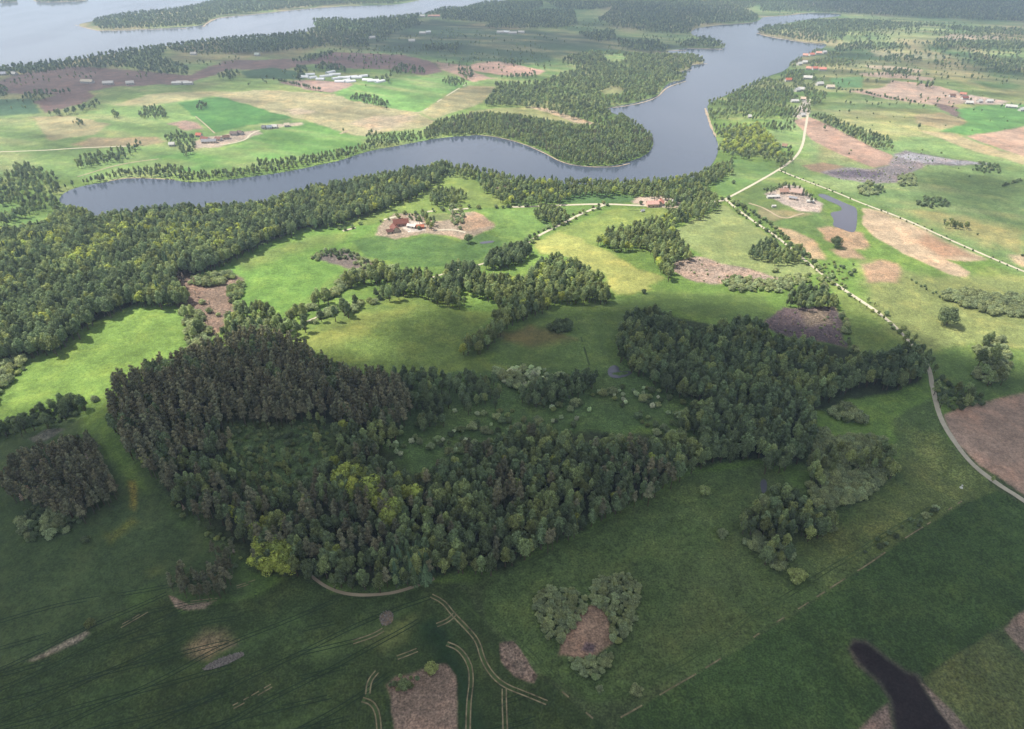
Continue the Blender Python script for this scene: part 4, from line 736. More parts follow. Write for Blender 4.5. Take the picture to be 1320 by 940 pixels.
wood('far scattered trees', 'far scattered trees', {'dark': .6, 'mid': .4}, [(0,100),(400,60),(640,30),(1000,10),(1320,35),(1320,140),(1100,150),(1050,100),(900,60),(720,70),(700,100),(540,80),(500,110),(300,115),(150,130),(0,150)], 17, .62, .42, far=True, noise=(120, .56))
wood('scattered far bushes', 'scattered far bushes', {'thorn': .6, 'shrub': .4}, [(1060,110),(1320,100),(1320,330),(1100,250),(1050,200),(1060,150)], 20, .7, .13, noise=(90, .55))
wood('far hedgerow trees', 'far hedgerow trees', {'dark': .6, 'mid': .4}, [(1000,25),(1320,45),(1320,100),(1150,85),(1110,60),(1000,50)], 17, .8, .6, far=True, noise=(110, .5))
# lone trees and bushes: px, py of the base, height, species, label
LONE = [(1220,419,17,'round','broad dark green tree alone on the pasture right of the curving lane'),(1077,319,13,'round','dark green round tree between the tan fields near the pond'),
 (635,246,15,'spruce','dark pointed spruce in front of the bare patch by the lakeside wood'),(1025,748,9,'shrub','rounded green bush at the lower end of the bent clump'),
 (930,691,6,'willow','pale round bush standing just left of the bent clump'),(907,637,7,'shrub','lone rounded bush in the meadow corner below the diagonal wood edge'),
 (498,312,0,'',''),(604,313,10,'round','dark round tree at the near edge of the farm garden'),(556,866,6,'shrub','bright green bush on the top rim of the marsh in the dark crop'),
 (521,887,6,'shrub','grey-green bush on the left rim of the marsh in the dark crop'),(117,807,5,'shrub','small pale bush on the field margin at lower left'),(112,699,5,'thorn','small dark bush in the meadow below the left grove'),
 (820,893,5,'willow','grey bush beside the wheel tracks right of the heart-shaped marsh'),(190,602,10,'yellow','bright green tree at the west foot of the pine wood'),(212,603,12,'mid','green tree tucked against the west foot of the pine wood'),
 (124,517,5,'willow','pale bush in the gap between left hedge and pine wood'),(830,378,5,'thorn','small dark bush on the edge of the yellow meadow'),(773,890,3,'willow','tiny pale bush at the corner of the marsh meadow'),
 (1271,616,5,'thorn','small dark tree by the lane at the ploughed field corner'),(1278,622,5.5,'mid','leafy tree leaning over the lane near the ploughed field'),(1220,555,4,'thorn','dark bush between the lane and the ploughed field'),
 (993,250,9,'dark','dark tree at the left end of the farmstead'),(1008,244,9,'mid','leafy tree behind the pale farm roofs'),(1045,262,9,'dark','dark tree at the right end of the farmstead'),(1038,252,8,'mid','tree above the right farm roof'),
 (560,290,8,'dark','dark garden tree right of the red-roofed farm'),(552,287,7,'mid','garden tree behind the orange shed'),(590,292,9,'mid','pale garden tree by the bare brown plot'),(540,296,5,'thorn','rounded shrub in front of the farmyard'),
 (583,268,7,'willow','grey tree on the bend of the farm road'),(600,270,7,'dead','grey leafless tree above the brown plot'),(1062,168,9,'dark','dark tree on the corner of the far ploughed field'),(858,268,8,'mid','tree right of the pink farmhouse'),
 (870,267,7,'mid','tree between the pink farmhouse and its white shed'),(826,264,6,'thorn','brown-green bush at the left gable of the pink farmhouse'),(1184,166,9,'dark','dark tree above the tan strip at upper right'),
 (443,171,8,'dark','dark tree at the corner of the bright far field'),(945,237,6,'thorn','small tree on the left verge of the white road'),(975,235,6,'thorn','small dark tree beside the junction of the white roads'),(963,170,0,'','')]
REG_LONE = []
for px, py, h, k, lb in LONE:
    if not h: continue
    ri = len(REG); REG.append((lb, None)); REG_LONE.append(ri); x, y = P2W(px, py); TREES.append((float(x), float(y), h, k, ri))
# small trees beside the lanes
def verge(P, step, label, group, off=3., kinds=('thorn', 'dark'), hr=(3, 6), keep=.8):
    ri = len(REG); REG.append((label, group)); Q = resample(P, step); T = np.gradient(Q, axis=0); T /= np.hypot(T[:, 0], T[:, 1])[:, None]
    for q, t in zip(Q, T):
        for s in (1, -1):
            if RNG.random() < keep*(1 if s < 0 else .75):
                o = off*RNG.uniform(.85, 1.5); TREES.append((q[0] - t[1]*o*s + RNG.uniform(-1, 1), q[1] + t[0]*o*s + RNG.uniform(-1, 1), RNG.uniform(*hr), kinds[int(RNG.random()*len(kinds))], ri))
    return ri
lane_px = np.array([w2px(a, b, 0) for a, b in LANE])
RV = [verge(LANE[lane_px[:, 1] < 445], 8, 'small tree in the ragged row along the curving lane', 'small trees along the curving lane', 3.2, ('thorn', 'shrub', 'mid'), (2.5, 6)),
      verge(LANE[(lane_px[:, 1] > 440) & (lane_px[:, 1] < 480)], 4, 'tree shading the hidden bend of the lane', 'trees over the lane bend', 3.2, ('dark', 'mid'), (7, 11)),
      verge(LANE2, 9.5, 'young bush in the even row along the straight lane', 'young bushes along the straight lane', 2.4, ('thorn',), (1.4, 2.6), .75),
      verge(LANE4, 9, 'small tree beside the lane climbing to the white road', 'small trees along the farm lane', 3.5, ('thorn', 'shrub'), (3, 5.5)),
      verge(resample(smooth_line(wpoly([(616,268),(560,272),(500,282),(440,297)]), 2), 4), 11, 'small tree along the farm access road', 'small trees along the farm road', 3, ('thorn', 'shrub'), (3, 5.5))]
HEDGE = [([(950,262),(985,284),(1020,312),(1050,337)], 'bush in the hedge below the farm field', ('thorn', 'shrub'), (2.5, 5)),
         ([(360,106),(385,112),(412,118)], 'tree in the row across the far tan field', ('dark',), (6, 10)), ([(1120,98),(1150,98),(1185,100)], 'bush in the row on the far tan strip', ('dark',), (6, 9)),
         ([(1110,118),(1140,126),(1180,132)], 'bush on the near edge of the far brown field', ('thorn',), (3, 5)), ([(1060,112),(1080,116),(1110,117)], 'bush on the margin of the far green field', ('thorn',), (3, 5)),
         ([(0,545),(-30,550)], 'bush at the left end of the left hedge', ('thorn',), (3, 5)), ([(1175,362),(1215,385)], 'bush on the pasture edge', ('thorn',), (2, 3)),
         ([(640,268),(680,266)], 'bush at the foot of the lakeside wood', ('thorn',), (3, 5)), ([(1290,240),(1320,232)], 'bush at the right edge pasture', ('thorn',), (3, 5))]
for pl, lb, ks, hr in HEDGE: RV.append(verge(resample(smooth_line(wpoly(pl), 2), 3), 7, lb, lb+' row', 1.0, ks, hr))

WH, CR, RED, ORG, GRY, PNK, BRN = (205,202,196), (205,190,168), (130,82,70), (186,112,84), (150,150,155), (216,180,165), (120,92,78)
FV = [(265,181,16,RED,'red-roofed house at the left of the far hamlet'),(270,184,22,GRY,'long grey-roofed barn in the far hamlet'),(282,181,10,(130,95,85),'brown-roofed house in the middle of the far hamlet'),(292,179,10,BRN,'dark-roofed house where the hamlet road forks'),
      (302,174,11,(120,105,100),'grey-brown roofed house in the upper hamlet row'),(310,173,10,(110,96,92),'dark house at the right of the upper hamlet row'),(222,188,8,WH,'white cottage among the hamlet trees'),(257,176,9,(190,110,90),'orange-roofed house behind the hamlet trees'),
      (347,166,8,(150,158,170),'blue-grey roofed cottage on the hamlet track'),(354,165,9,WH,'white house on the hamlet track'),(341,166,7,(110,110,112),'dark cottage left of the white house on the track'),(370,163,8,CR,'cream cottage at the end of the hamlet track'),
      (1227,125,10,BRN,'dark red-roofed house at the far brown field'),(1241,123,11,(190,130,110),'orange-roofed farmhouse at the far brown field'),(1243,128,12,(140,90,80),'brown barn below the orange farmhouse'),(1249,134,12,WH,'white barn at the far green field'),
      (1262,132,9,WH,'small white house right of the white barn'),(1275,132,12,WH,'white house on the far lane'),(1303,139,18,WH,'long white hall beside the far lane'),(1317,143,12,(200,200,195),'white house at the right picture edge'),
      (1032,117,9,WH,'white cottage on the village road'),(1027,118,8,(190,190,190),'pale cottage beside the village road'),(1016,105,11,ORG,'orange-roofed house among the village trees'),(1041,102,14,WH,'long white house in the village'),(1056,110,12,WH,'white house at the village edge'),(1070,114,12,CR,'cream house at the margin of the green field'),
      (1043,90,11,(208,150,130),'salmon-roofed house of the upper village row'),(1050,90,10,(200,120,100),'red-roofed house of the upper village row'),(1060,91,12,(214,140,120),'bright tiled house at the right of the upper village row'),(1030,84,8,WH,'white house on the lakeside slope'),(1037,82,9,WH,'white house high in the village'),
      (1038,73,10,(214,160,140),'tiled house at the left of the topmost village row'),(1046,72,11,(208,130,110),'red-tiled house in the topmost village row'),(1055,70,11,(220,170,150),'pale-tiled house in the topmost village row'),(1062,69,10,WH,'white house at the right of the topmost village row'),
      (1024,132,14,WH,'long white house left of the village square'),(1035,129,9,(214,190,170),'cream house by the village square'),(1034,150,8,WH,'white cottage above the ploughed field corner'),(966,152,5,WH,'white lakeside cabin in the village wood'),(1011,190,7,(160,130,110),'cottage in the clearing beside the willows'),
      (140,109,16,WH,'long white hall on the far purple field'),(113,107,22,(200,190,170),'pale flat hall on the purple field'),(168,109,12,WH,'small white house on the far dark field'),(250,71,12,WH,'white house by the far wood'),(19,97,12,WH,'white house at the far left wood'),
      (3,97,14,(200,200,210),'pale house at the left picture edge wood'),(332,72,10,(190,200,190),'pale cottage on the far green field'),(480,50,13,WH,'bright white house above the far wood'),(531,54,14,WH,'white house in the far hollow'),(545,44,16,WH,'long white house in the far hollow'),(552,43,12,(220,225,225),'pale barn beside the long far house'),
      (645,43,16,WH,'left white house of the distant row'),(653,43,16,(225,228,230),'middle white house of the distant row'),(661,44,18,WH,'brightest white house of the distant row'),(672,43,14,WH,'right white house of the distant row'),(555,22,16,(220,180,160),'pink-roofed house by the far shore'),(563,22,18,(225,170,150),'tiled house by the far shore'),(545,22,14,WH,'white house by the far shore')]
GH = [(393,100,18),(400,97,20),(403,101,18),(413,103,18),(420,99,26),(426,94,24),(432,97,24),(434,102,20),(444,101,26),(453,100,26),(446,105,20),(460,101,22),(468,99,20),(474,104,22),(481,105,24),(490,106,22),(438,106,20),(452,106,20)]
# ---------------------------------------------------------------- build trees
LAKEW = LAKE_W
T = np.array([(t[0], t[1], t[2]) for t in TREES]); wet = np.zeros(len(T), bool)
for k, P in enumerate(LAKEW):
    wet |= inpoly(T[:, 0], T[:, 1], P)
isl = T[:, 1] > 2700
wet &= ~(isl & (T[:, 0] < -1300) & (T[:, 1] > 2900))
px, py = w2px(T[:, 0], T[:, 1], Hf(T[:, 0], T[:, 1]) + T[:, 2]*.5)
GX = {}
for a_, b_, w_ in [(f[0], f[1], f[2]) for f in FV] + [(g[0], g[1], g[2]) for g in GH] + [(517,292,14),(531,294,14),(841,266,14),(852,265,12),(1009,250,14),(1026,252,14),(996,256,14),(229,109,20),(243,109,20)]:
    hw = 3 + w_*.28*(1 if b_ > 120 else .7); wet |= (np.abs(px-a_) < hw) & (py > b_-4) & (py < b_+6)
for P in ROADS:
    for q in P[::2]: wet |= (T[:, 0]-q[0])**2 + (T[:, 1]-q[1])**2 < 6
vis = (px > -90) & (px < 1410) & (py < 1010) & ~wet
dist = np.sqrt(T[:, 0]**2 + T[:, 1]**2 + CAM_H**2); size = T[:, 2]/dist
inframe = (px > 4) & (px < 1316) & (py < 934)
NAME = {'broadleaf': ('broadleaf_tree', 'tree'), 'pine': ('pine_tree', 'pine'), 'spruce': ('spruce_tree', 'spruce'), 'bush': ('bush', 'bush'), 'hawthorn': ('hawthorn_bush', 'hawthorn'), 'dead': ('bare_tree', 'bare tree')}
must = set(REG_LONE)
byk = {}
for i, t in enumerate(TREES):
    if vis[i]: byk.setdefault(KIND[t[3]], []).append(i)
KW = {'broadleaf': 'leafy', 'pine': 'pine', 'spruce': 'spruce', 'bush': 'bushy', 'hawthorn': 'blossoming', 'dead': 'bare'}
def put_tree(i):
    x, y, h, k, ri = TREES[i]; nm, cat = NAME[KIND[k]]; cm, tm, jm = TPL[k][int(RNG.integers(len(TPL[k])))]
    e = bpy.data.objects.new(nm, None); C.objects.link(e); e.empty_display_size = 1
    e.location = (x, y, float(Hf(x, y))); e.rotation_euler = (0, 0, RNG.uniform(0, 6.28)); w = h*RNG.uniform(.9, 1.15); e.scale = (w, w, h)
    lb, gr = REG[ri]
    if gr:
        w0 = cat if KIND[k] != 'broadleaf' else None
        if KIND[k] == 'pine' and 'pine' not in lb.split(' in ')[0]: lb = 'narrow brown-green pine' + lb[lb.find(' in '):] if ' in ' in lb else lb
        elif KIND[k] == 'spruce': lb = 'dark pointed spruce' + (lb[lb.find(' in '):] if ' in ' in lb else ' ' + lb)
        elif KIND[k] == 'hawthorn': lb = 'cream-blossomed hawthorn' + (lb[lb.find(' on '):] if ' on ' in lb else lb[lb.find(' in '):])
        elif KIND[k] == 'dead' and 'leafless' not in lb: lb = 'bare grey tree' + (lb[lb.find(' in '):] if ' in ' in lb else lb[4:] if lb[:4] == 'tree' else ' among the ' + gr)
        elif KIND[k] == 'broadleaf' and ('willow in' in lb or 'pine in' in lb or 'pine crowded' in lb): lb = 'leafy green tree among the rest of the' + lb[lb.find(' the ')+4:]
        elif k == 'yellow' and 'green tree' not in lb and 'lime' not in lb and ' in ' in lb: lb = 'yellow-green leafy tree' + lb[lb.find(' in '):]
        e['group'] = gr + ((' (' + KW[KIND[k]] + ')') if KIND[k] != 'broadleaf' else '')
    if gr and (ri, KIND[k]) in SPAN:
        a0, a1, n_ = SPAN[(ri, KIND[k])]
        if n_ > 8:
            lo, hi = HGT[k]; q = (h/REGS.get(ri, 1.0)-lo)/(hi-lo+1e-6); f = (px[i]-a0)/(a1-a0+1e-6)
            lb = ('short ' if q < .3 else 'tall ' if q > .72 else 'middling ') + lb.replace('tall ', '').replace('low ', '')
            lb += ', ' + ('western end' if f < .2 else 'west of middle' if f < .4 else 'middle part' if f < .6 else 'east of middle' if f < .8 else 'eastern end')
    e['label'] = ' '.join(lb.split()[:16]); e['category'] = cat
    link('trunk', tm, e); link('crown', cm, e)
STUFF_N = {'broadleaf': ('broadleaf_woodland', 'broadleaf woodland covering the forests beyond the nearest trees', 'woodland'), 'pine': ('pine_woodland', 'brown-green pine woodland behind the nearest pines', 'pine woodland'),
           'bush': ('scrub', 'grey-green scrub and thickets beyond the nearest bushes', 'scrub'), 'spruce': ('spruce_stand', 'dark spruces sprinkled through the forests', 'spruces'),
           'hawthorn': ('hawthorn_scrub', 'cream-blossomed scrub on the pasture', 'scrub'), 'dead': ('bare_trees', 'grey leafless trees in the marsh', 'bare trees')}
def scatter(kind, ids):
    nm, lb, cat = STUFF_N[kind]; keys = sorted({TREES[i][3] for i in ids}); col = bpy.data.collections.new(nm + '_sources'); order = []
    for k in keys:
        for j, (cm, tm, jm) in enumerate(TPL[k]): order.append((k, j))
    names = {}
    for n_, (k, j) in enumerate(order):
        o = bpy.data.objects.new('%03d_%s' % (n_, k), TPL[k][j][2]); col.objects.link(o); names.setdefault(k, []).append(n_)
    pts = [(TREES[i][0], TREES[i][1], float(Hf(TREES[i][0], TREES[i][1]))) for i in ids]
    me = bpy.data.meshes.new(nm); me.from_pydata(pts, [], [])
    a = me.attributes.new('pick', 'INT', 'POINT'); a.data.foreach_set('value', [names[TREES[i][3]][int(RNG.integers(len(names[TREES[i][3]])))] for i in ids])
    s = me.attributes.new('size', 'FLOAT_VECTOR', 'POINT'); sc = []
    for i in ids: h = TREES[i][2]; w = h*RNG.uniform(.9, 1.15); sc += [w, w, h]
    s.data.foreach_set('vector', sc)
    r = me.attributes.new('turn', 'FLOAT_VECTOR', 'POINT'); r.data.foreach_set('vector', np.stack([np.zeros(len(ids)), np.zeros(len(ids)), RNG.uniform(0, 6.28, len(ids))], 1).ravel())
    o = link(nm, me, kind='stuff', label=lb, category=cat)
    ng = bpy.data.node_groups.new(nm, 'GeometryNodeTree'); ng.interface.new_socket('Geometry', in_out='INPUT', socket_type='NodeSocketGeometry'); ng.interface.new_socket('Geometry', in_out='OUTPUT', socket_type='NodeSocketGeometry')
    gi = ng.nodes.new('NodeGroupInput'); go = ng.nodes.new('NodeGroupOutput'); ci = ng.nodes.new('GeometryNodeCollectionInfo'); ci.inputs['Collection'].default_value = col
    ci.inputs['Separate Children'].default_value = True; ci.inputs['Reset Children'].default_value = True
    ip = ng.nodes.new('GeometryNodeInstanceOnPoints'); ip.inputs['Pick Instance'].default_value = True; L = ng.links.new
    def att(n, t):
        q = ng.nodes.new('GeometryNodeInputNamedAttribute'); q.data_type = t; q.inputs['Name'].default_value = n; return q.outputs[0]
    L(gi.outputs[0], ip.inputs['Points']); L(ci.outputs[0], ip.inputs['Instance']); L(att('pick', 'INT'), ip.inputs['Instance Index'])
    L(att('turn', 'FLOAT_VECTOR'), ip.inputs['Rotation']); L(att('size', 'FLOAT_VECTOR'), ip.inputs['Scale']); L(ip.outputs[0], go.inputs[0])
    md = o.modifiers.new('planting', 'NODES'); md.node_group = ng
SPAN = {}; REGS = {}
for i, t in enumerate(TREES):
    if vis[i] and inframe[i]:
        a0, a1, n_ = SPAN.get((t[4], KIND[t[3]]), (1e9, -1e9, 0)); SPAN[(t[4], KIND[t[3]])] = (min(a0, px[i]), max(a1, px[i]), n_+1)
for kind, ids in byk.items():
    ids = sorted(ids, key=lambda i: -(size[i] + (10 if TREES[i][4] in must else 0) - (0 if inframe[i] else 5)))
    own, rest = ids[:300], ids[300:]
    for i in own: put_tree(i)
    if rest: scatter(kind, rest)
    print('TREES', kind, len(own), len(rest))

# ---------------------------------------------------------------- buildings
M_WALLS = {}; M_GLASS = plain('window_glass', (60, 70, 80), rough=.2, var=.05)
def cmat(kind, col):
    k = (kind, col)
    if k not in M_WALLS: M_WALLS[k] = plain('%s_%d_%d_%d' % (kind, *col), col, rough=.75, var=.15, scale=.9, bump=.3, k=.8, dist=.05)
    return M_WALLS[k]
def box(x0, x1, y0, y1, z0, z1):
    return [(x0,y0,z0),(x1,y0,z0),(x1,y1,z0),(x0,y1,z0),(x0,y0,z1),(x1,y0,z1),(x1,y1,z1),(x0,y1,z1)], [(0,3,2,1),(4,5,6,7),(0,1,5,4),(1,2,6,5),(2,3,7,6),(3,0,4,7)]
def house(name, label, cat, group, px, py, L_, W_, wh, rh, rot, wall, roof, detail=2, door=True):
    x, y = P2W(px, py); e = bpy.data.objects.new(name, None); C.objects.link(e); e.location = (float(x), float(y), float(Hf(x, y))-.1); e.rotation_euler = (0, 0, math.radians(rot))
    e['label'] = label; e['category'] = cat
    if group: e['group'] = group
    a, b = L_/2, W_/2
    V = [(-a,-b,0),(a,-b,0),(a,b,0),(-a,b,0),(-a,-b,wh),(a,-b,wh),(a,b,wh),(-a,b,wh),(-a,0,wh+rh),(a,0,wh+rh)]
    F = [(0,1,5,4),(2,3,7,6),(1,2,6,9,5),(3,0,4,8,7),(0,3,2,1)]
    link('wall', mesh('wall', V, F, cmat('wall', wall)), e)
    o = .5; t = .22; s = rh/b; zl = wh - s*o
    V = []; F = []
    for sg in (-1, 1):
        k = len(V); V += [(-a-o, sg*(b+o), zl), (a+o, sg*(b+o), zl), (a+o, 0, wh+rh), (-a-o, 0, wh+rh), (-a-o, sg*(b+o), zl+t), (a+o, sg*(b+o), zl+t), (a+o, 0, wh+rh+t), (-a-o, 0, wh+rh+t)]
        q = [(0,1,2,3),(4,7,6,5),(0,4,5,1),(0,3,7,4),(1,5,6,2)]; F += [tuple(k+i for i in (f if sg > 0 else f[::-1])) for f in q]
    ro = link('roof', mesh('roof', V, F, cmat('roof', roof)), e)
    if detail > 1:
        v, f = box(a*.3-.4, a*.3+.4, .3, 1.1, wh+rh*.5, wh+rh+1.1); link('chimney', mesh('chimney', v, f, cmat('brick', (160,90,70))), ro)
    if detail > 0:
        n = max(2, int(L_//4))
        for sg in (-1, 1):
            for i in range(n):
                cx = -a + (i+.5)*L_/n
                if door and sg < 0 and i == n//2:
                    v, f = box(cx-.5, cx+.5, -b-.05, -b+.05, .1, 2.1); link('door', mesh('door', v, f, cmat('door', (96,70,50))), e); continue
                v, f = box(cx-.6, cx+.6, sg*b-.05, sg*b+.05, 1, 2.2); link('window', mesh('window', v, f, M_GLASS), e)
    return e
house('barn', 'large dark red-roofed barn in the farmyard left of centre', 'barn', None, 517, 290, 17, 9, 3.4, 4, 12, (170,130,115), RED)
house('farmhouse', 'low brown-roofed house in front of the red barn', 'house', None, 509, 297, 12, 8, 3, 3.2, -65, CR, (128,84,74))
house('shed', 'small dark-roofed shed at the left corner of the farmyard', 'shed', None, 503, 300, 8, 6, 2.4, 2, 20, CR, (110,76,70), 1)
house('shed', 'bright orange-roofed shed right of the red barn', 'shed', None, 542, 294, 8, 5, 2.4, 1.8, 10, ORG, ORG, 1)
house('shed', 'long pale grey shed between the red barn and orange shed', 'shed', None, 531, 293, 10, 6, 2.5, 1.6, -20, WH, (214,205,196), 1)
house('farmhouse', 'pink farmhouse at the end of the white lane', 'house', None, 841, 266, 14, 8, 4.2, 3, 4, PNK, (214,170,158))
house('barn', 'salmon-roofed barn attached right of the pink farmhouse', 'barn', None, 851, 264, 9, 8, 3.4, 3, 70, CR, (202,140,122))
house('shed', 'white shed standing right of the pink farmhouse trees', 'shed', None, 867, 261, 6, 4, 2.4, 1.5, 0, WH, WH, 1)
house('shed', 'small white hut in the field below the pink farmhouse', 'shed', None, 828, 273, 4, 3, 2, 1, 20, WH, (160,160,165), 0)
house('farmhouse', 'left pale brown-roofed farmhouse of the pond farm', 'house', None, 1009, 249, 12, 8, 3.2, 3, 8, CR, (176,140,124))
house('barn', 'right pale-roofed barn of the pond farm', 'barn', None, 1026, 250, 13, 9, 3.4, 3.4, -25, CR, (186,160,148))
house('shed', 'long low white shed left of the pond farm', 'shed', None, 996, 255, 15, 5, 2.4, 1.4, 5, WH, (205,200,194), 1)
house('shed', 'white lean-to at the right end of the pond farm', 'shed', None, 1044, 261, 8, 4, 2.2, 1.2, -10, WH, WH, 1)
house('shed', 'low grey shed in the middle of the pond farmyard', 'shed', None, 1022, 257, 9, 5, 2.4, 1.4, -30, CR, GRY, 1)
house('trailer_shed', 'tiny white field hut on the grass left of the pond farm', 'hut', None, 997, 267, 4.5, 2.4, 2, .8, 5, WH, WH, 0)
for j, (a, b, w, rf, lb) in enumerate(FV):
    k = 1.0 if b > 120 else 1.25
    house('house', lb, 'house', 'far houses', a, b, w*k, 7*k, 3*k, 2.8*k, (j*37) % 60 - 30, WH if rf != GRY else CR, rf, 1 if b > 95 else 0, door=False)
# glasshouses on the far slope
def tunnel(px, py, L_, j):
    x, y = P2W(px, py); e = bpy.data.objects.new('polytunnel', None); C.objects.link(e); e.location = (float(x), float(y), float(Hf(x, y))-.1); e.rotation_euler = (0, 0, math.radians(8+(j*29) % 75 - 20))
    e['label'] = 'white polytunnel in the cluster above the far tan field'; e['category'] = 'polytunnel'; e['group'] = 'white polytunnels on the far slope'
    V = []; F = []; n = 8; R = 5
    for sx in (-L_/2, L_/2):
        for i in range(n+1): t = math.pi*i/n; V.append((sx, math.cos(t)*R, math.sin(t)*R*.85))
    for i in range(n): F.append((i, i+1, n+2+i, n+1+i))
    link('cover', mesh('cover', V, F, cmat('film', (232,234,236))), e)
    for nm_, o_ in (('end_wall', 0), ('end_wall', n+1)): link(nm_, mesh(nm_, V[o_:o_+n+1], [tuple(range(n+1))], cmat('film', (205,212,218))), e)
for j, g in enumerate(GH): tunnel(*g, j)
x, y = P2W(234, 109)
tunnelpos = [(229,109,20),(236,108,24),(243,109,18)]
for j, g in enumerate(tunnelpos):
    house('warehouse', ('left white hall', 'tall middle white hall', 'right white hall')[j] + ' of the group on the dark far field', 'warehouse', None, g[0], g[1], g[2], 12, 4, 2, 5*j, WH, WH, 0)
# small white marker in the lower right meadow
x, y = P2W(1239, 629); e = bpy.data.objects.new('survey_marker', None); C.objects.link(e); e.location = (float(x), float(y), float(Hf(x, y)))
e['label'] = 'small white marker with flared base alone in the lower right meadow'; e['category'] = 'marker'
def lathe(prof, n=14):
    V = []; F = []
    for r_, z_ in prof:
        for i in range(n): V.append((math.cos(6.2832*i/n)*r_, math.sin(6.2832*i/n)*r_, z_))
    for k in range(len(prof)-1):
        for i in range(n): F.append((k*n+i, k*n+(i+1) % n, (k+1)*n+(i+1) % n, (k+1)*n+i))
    F.append(tuple(range((len(prof)-1)*n, len(prof)*n))); return V, F
link('base', mesh('base', *lathe([(1.0, 0), (1.0, .25), (.45, .9), (.15, 1.1)]), cmat('paint', (235,235,230))), e)
link('post', mesh('post', *lathe([(.12, 1.0), (.12, 1.8)]), cmat('paint', (150,150,150))), e)
link('cap', mesh('cap', *lathe([(.1, 1.7), (.5, 1.85), (.5, 2.2), (.15, 2.5)]), cmat('paint', (235,235,230))), e)
# stone mound and ring in the near crop
def mound(px, py, rx, ry, h, label, mat, n=120, rot=0.):
    x, y = P2W(px, py); rng = np.random.default_rng(int(px)); e = bpy.data.objects.new('stone_heap', None); C.objects.link(e); e.location = (float(x), float(y), float(Hf(x, y))); e.rotation_euler = (0, 0, rot); e['label'] = label; e['category'] = 'stone heap'
    V = [(0, 0, h)]; F = []; m = 18
    for k in (1, 2, 3, 4):
        for i in range(m): t = 6.2832*i/m; q = k/4*rng.uniform(.93, 1.07); V.append((math.cos(t)*rx*q, math.sin(t)*ry*q, h*(1-(k/4)**1.5) + rng.uniform(-.1, .1) - .05))
    F += [(0, 1+i, 1+(i+1) % m) for i in range(m)]
    for k in range(3): F += [(1+k*m+i, 1+(k+1)*m+i, 1+(k+1)*m+(i+1) % m, 1+k*m+(i+1) % m) for i in range(m)]
    link('mound', mesh('mound', V, F, mat), e); parts = []
    for _ in range(n):
        t = rng.uniform(0, 6.28); q = math.sqrt(rng.uniform(0, 1)); s = rng.uniform(.15, .5); parts.append(ico(s, (math.cos(t)*rx*q, math.sin(t)*ry*q, h*(1-q**1.5)+.1), 1, rng))
    link('stones', mesh('stones', *merge(parts), M_STONE), e, kind='stuff')
mound(498, 797, 3.6, 4.4, .9, 'round grey stone heap in the dark crop below the wood', M_EARTH)
mound(289, 852, 9.5, 2.3, .7, 'long narrow grey stone heap in the dark crop at lower left', M_STONE, 160, rot=.45)

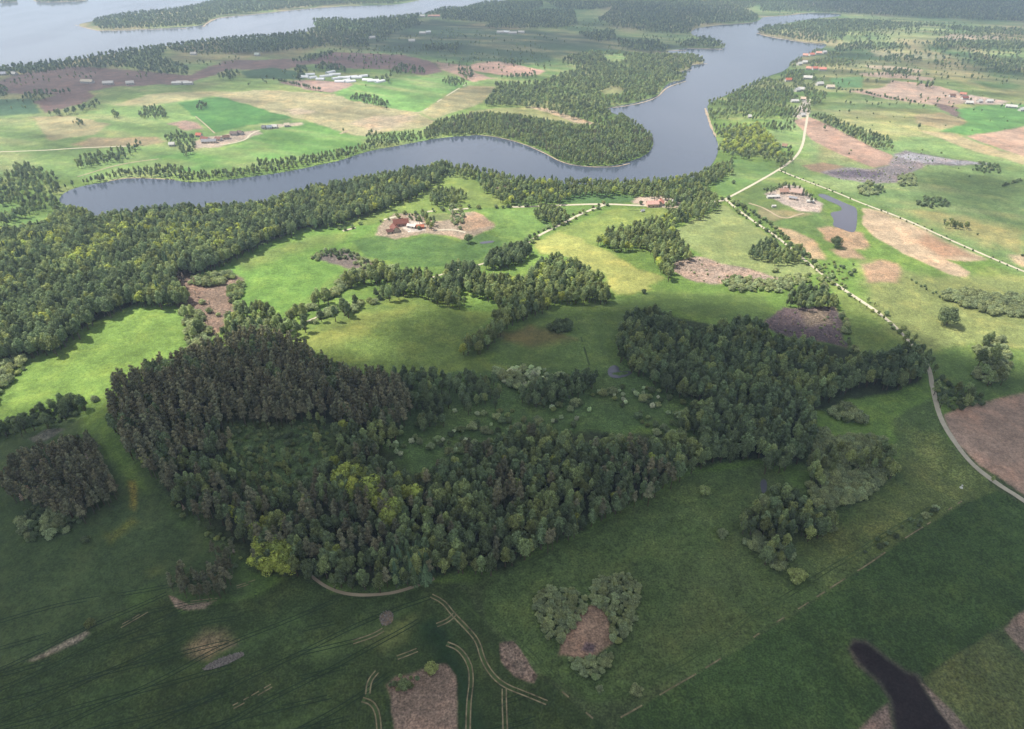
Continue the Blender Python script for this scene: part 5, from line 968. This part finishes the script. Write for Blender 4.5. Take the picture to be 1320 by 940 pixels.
# ---------------------------------------------------------------- clouds that shade the fields
def cloud(label, poly, zc, thick, soft, op=1.0, holes=(), step=16, nz=.5):
    P = np.stack(flat(*np.array(poly, float).T), 1); off = np.array([SD.x, SD.y])*(zc/SD.z)
    lo = P.min(0)-soft*2; hi = P.max(0)+soft*2; xs = np.arange(lo[0], hi[0]+step, step); ys = np.arange(lo[1], hi[1]+step, step)
    X, Y = np.meshgrid(xs, ys, indexing='ij'); x = X.ravel(); y = Y.ravel()
    d = sdist(x + (fbm(x, y, 120)-.5)*soft*1.6, y + (fbm(x+999, y, 120)-.5)*soft*1.6, P)
    for hp, hs, ha in holes:
        hx, hy = flat(*hp); d = d - ha*np.exp(-((x-hx)**2+(y-hy)**2)/hs**2)
    a = np.clip(.5 + d/(2*soft) + (fbm(x+50, y+40, 60)-.5)*nz, 0, 1)
    a = a*a*(3-2*a); body = np.clip(.5+(d+soft)/(2*soft), 0, 1)
    keep = d > -soft*1.9; nx, ny = X.shape
    zt = zc + thick*np.sqrt(np.clip(body, 0, 1))*(.6+.8*fbm(x, y, 140)) + .5; zb = zc - thick*.12*np.sqrt(np.clip(body, 0, 1))*fbm(x+33, y, 90) - .5
    idx = np.arange(nx*ny).reshape(nx, ny); q = np.stack([idx[:-1, :-1], idx[1:, :-1], idx[1:, 1:], idx[:-1, 1:]], -1).reshape(-1, 4); q = q[keep[q].any(1)]
    # boundary closes with side walls
    ed = {}
    for f in q:
        for i in range(4):
            e_ = (f[i], f[(i+1) % 4]); ed[e_] = 1
    n = nx*ny; side = [(b, a_, a_+n, b+n) for (a_, b) in ed if (b, a_) not in ed]
    V = np.concatenate([np.stack([x+off[0], y+off[1], zt], 1), np.stack([x+off[0], y+off[1], zb], 1)])
    F = [tuple(f) for f in q] + [tuple((f+n)[::-1]) for f in q] + side
    used, inv = np.unique(np.array([i for f in F for i in f]), return_inverse=True); F2 = []; p_ = 0
    for f in F: F2.append(tuple(int(v) for v in inv[p_:p_+len(f)])); p_ += len(f)
    al = np.concatenate([a, a])[used]*op
    m, t, o = newmat('cloud_vapour'); Lk = t.links.new
    at = N(t, 'ShaderNodeAttribute', attribute_name='veil'); df = N(t, 'ShaderNodeBsdfDiffuse'); df.inputs[0].default_value = (.9, .92, .95, 1); tr = N(t, 'ShaderNodeBsdfTranslucent'); tr.inputs[0].default_value = (.85, .9, 1, 1)
    mx_ = N(t, 'ShaderNodeMixShader'); mx_.inputs[0].default_value = .06; Lk(df.outputs[0], mx_.inputs[1]); Lk(tr.outputs[0], mx_.inputs[2])
    tp = N(t, 'ShaderNodeBsdfTransparent'); m2 = N(t, 'ShaderNodeMixShader'); Lk(at.outputs['Fac'], m2.inputs[0]); Lk(tp.outputs[0], m2.inputs[1]); Lk(mx_.outputs[0], m2.inputs[2]); Lk(m2.outputs[0], o.inputs[0])
    me = mesh('cloud', V[used], F2, m, smooth=True); b = me.attributes.new('veil', 'FLOAT', 'POINT'); b.data.foreach_set('value', al.astype('f4'))
    ob = link('cloud', me, kind='structure')
cloud('near', [(-900,640),(-60,545),(20,545),(70,530),(140,535),(180,520),(260,502),(330,478),(385,462),(430,462),(480,466),(540,420),(585,402),(650,410),(720,395),(790,390),(860,380),(940,385),(990,400),(1060,425),(1130,445),(1190,455),(1240,470),(1320,470),(1500,480),(1800,600),(2600,1200),(1500,2400),(0,2600),(-1200,2000)],
      1100, 170, 26, .91, holes=((( 480,405), 18, -20),))
cloud('patch', [(395,425),(430,432),(500,438),(560,425),(600,400),(560,402),(520,412),(450,418)], 1150, 60, 12, .4)
cloud('north west', [(-400,140),(0,142),(60,146),(130,136),(190,128),(250,118),(330,112),(420,105),(520,97),(560,92),(640,82),(720,78),(760,66),(880,62),(960,30),(900,8),(700,2),(560,15),(400,40),(200,60),(0,90),(-400,125)], 1200, 160, 60, .42, step=30)
cloud('far', [(1000,-5),(1400,0),(1400,40),(1200,30),(1050,14)], 1300, 140, 90, .5, step=50)
cloud('east', [(1150,235),(1260,225),(1340,245),(1340,300),(1270,290),(1180,265)], 1250, 90, 45, .3, step=24)
cloud('east two', [(1190,360),(1320,365),(1320,400),(1240,410)], 1250, 90, 30, .3, step=20)

# ---------------------------------------------------------------- haze
m, t, o = newmat('haze_air'); pv = N(t, 'ShaderNodeVolumePrincipled'); pv.inputs['Color'].default_value = (.6, .78, 1, 1); pv.inputs['Density'].default_value = 1.6e-4; pv.inputs['Anisotropy'].default_value = .2
t.links.new(pv.outputs[0], o.inputs['Volume'])
V, F = box(-72000, 72000, -72000, 72000, -1, 345); link('haze', mesh('haze', V, F, m), kind='stuff')
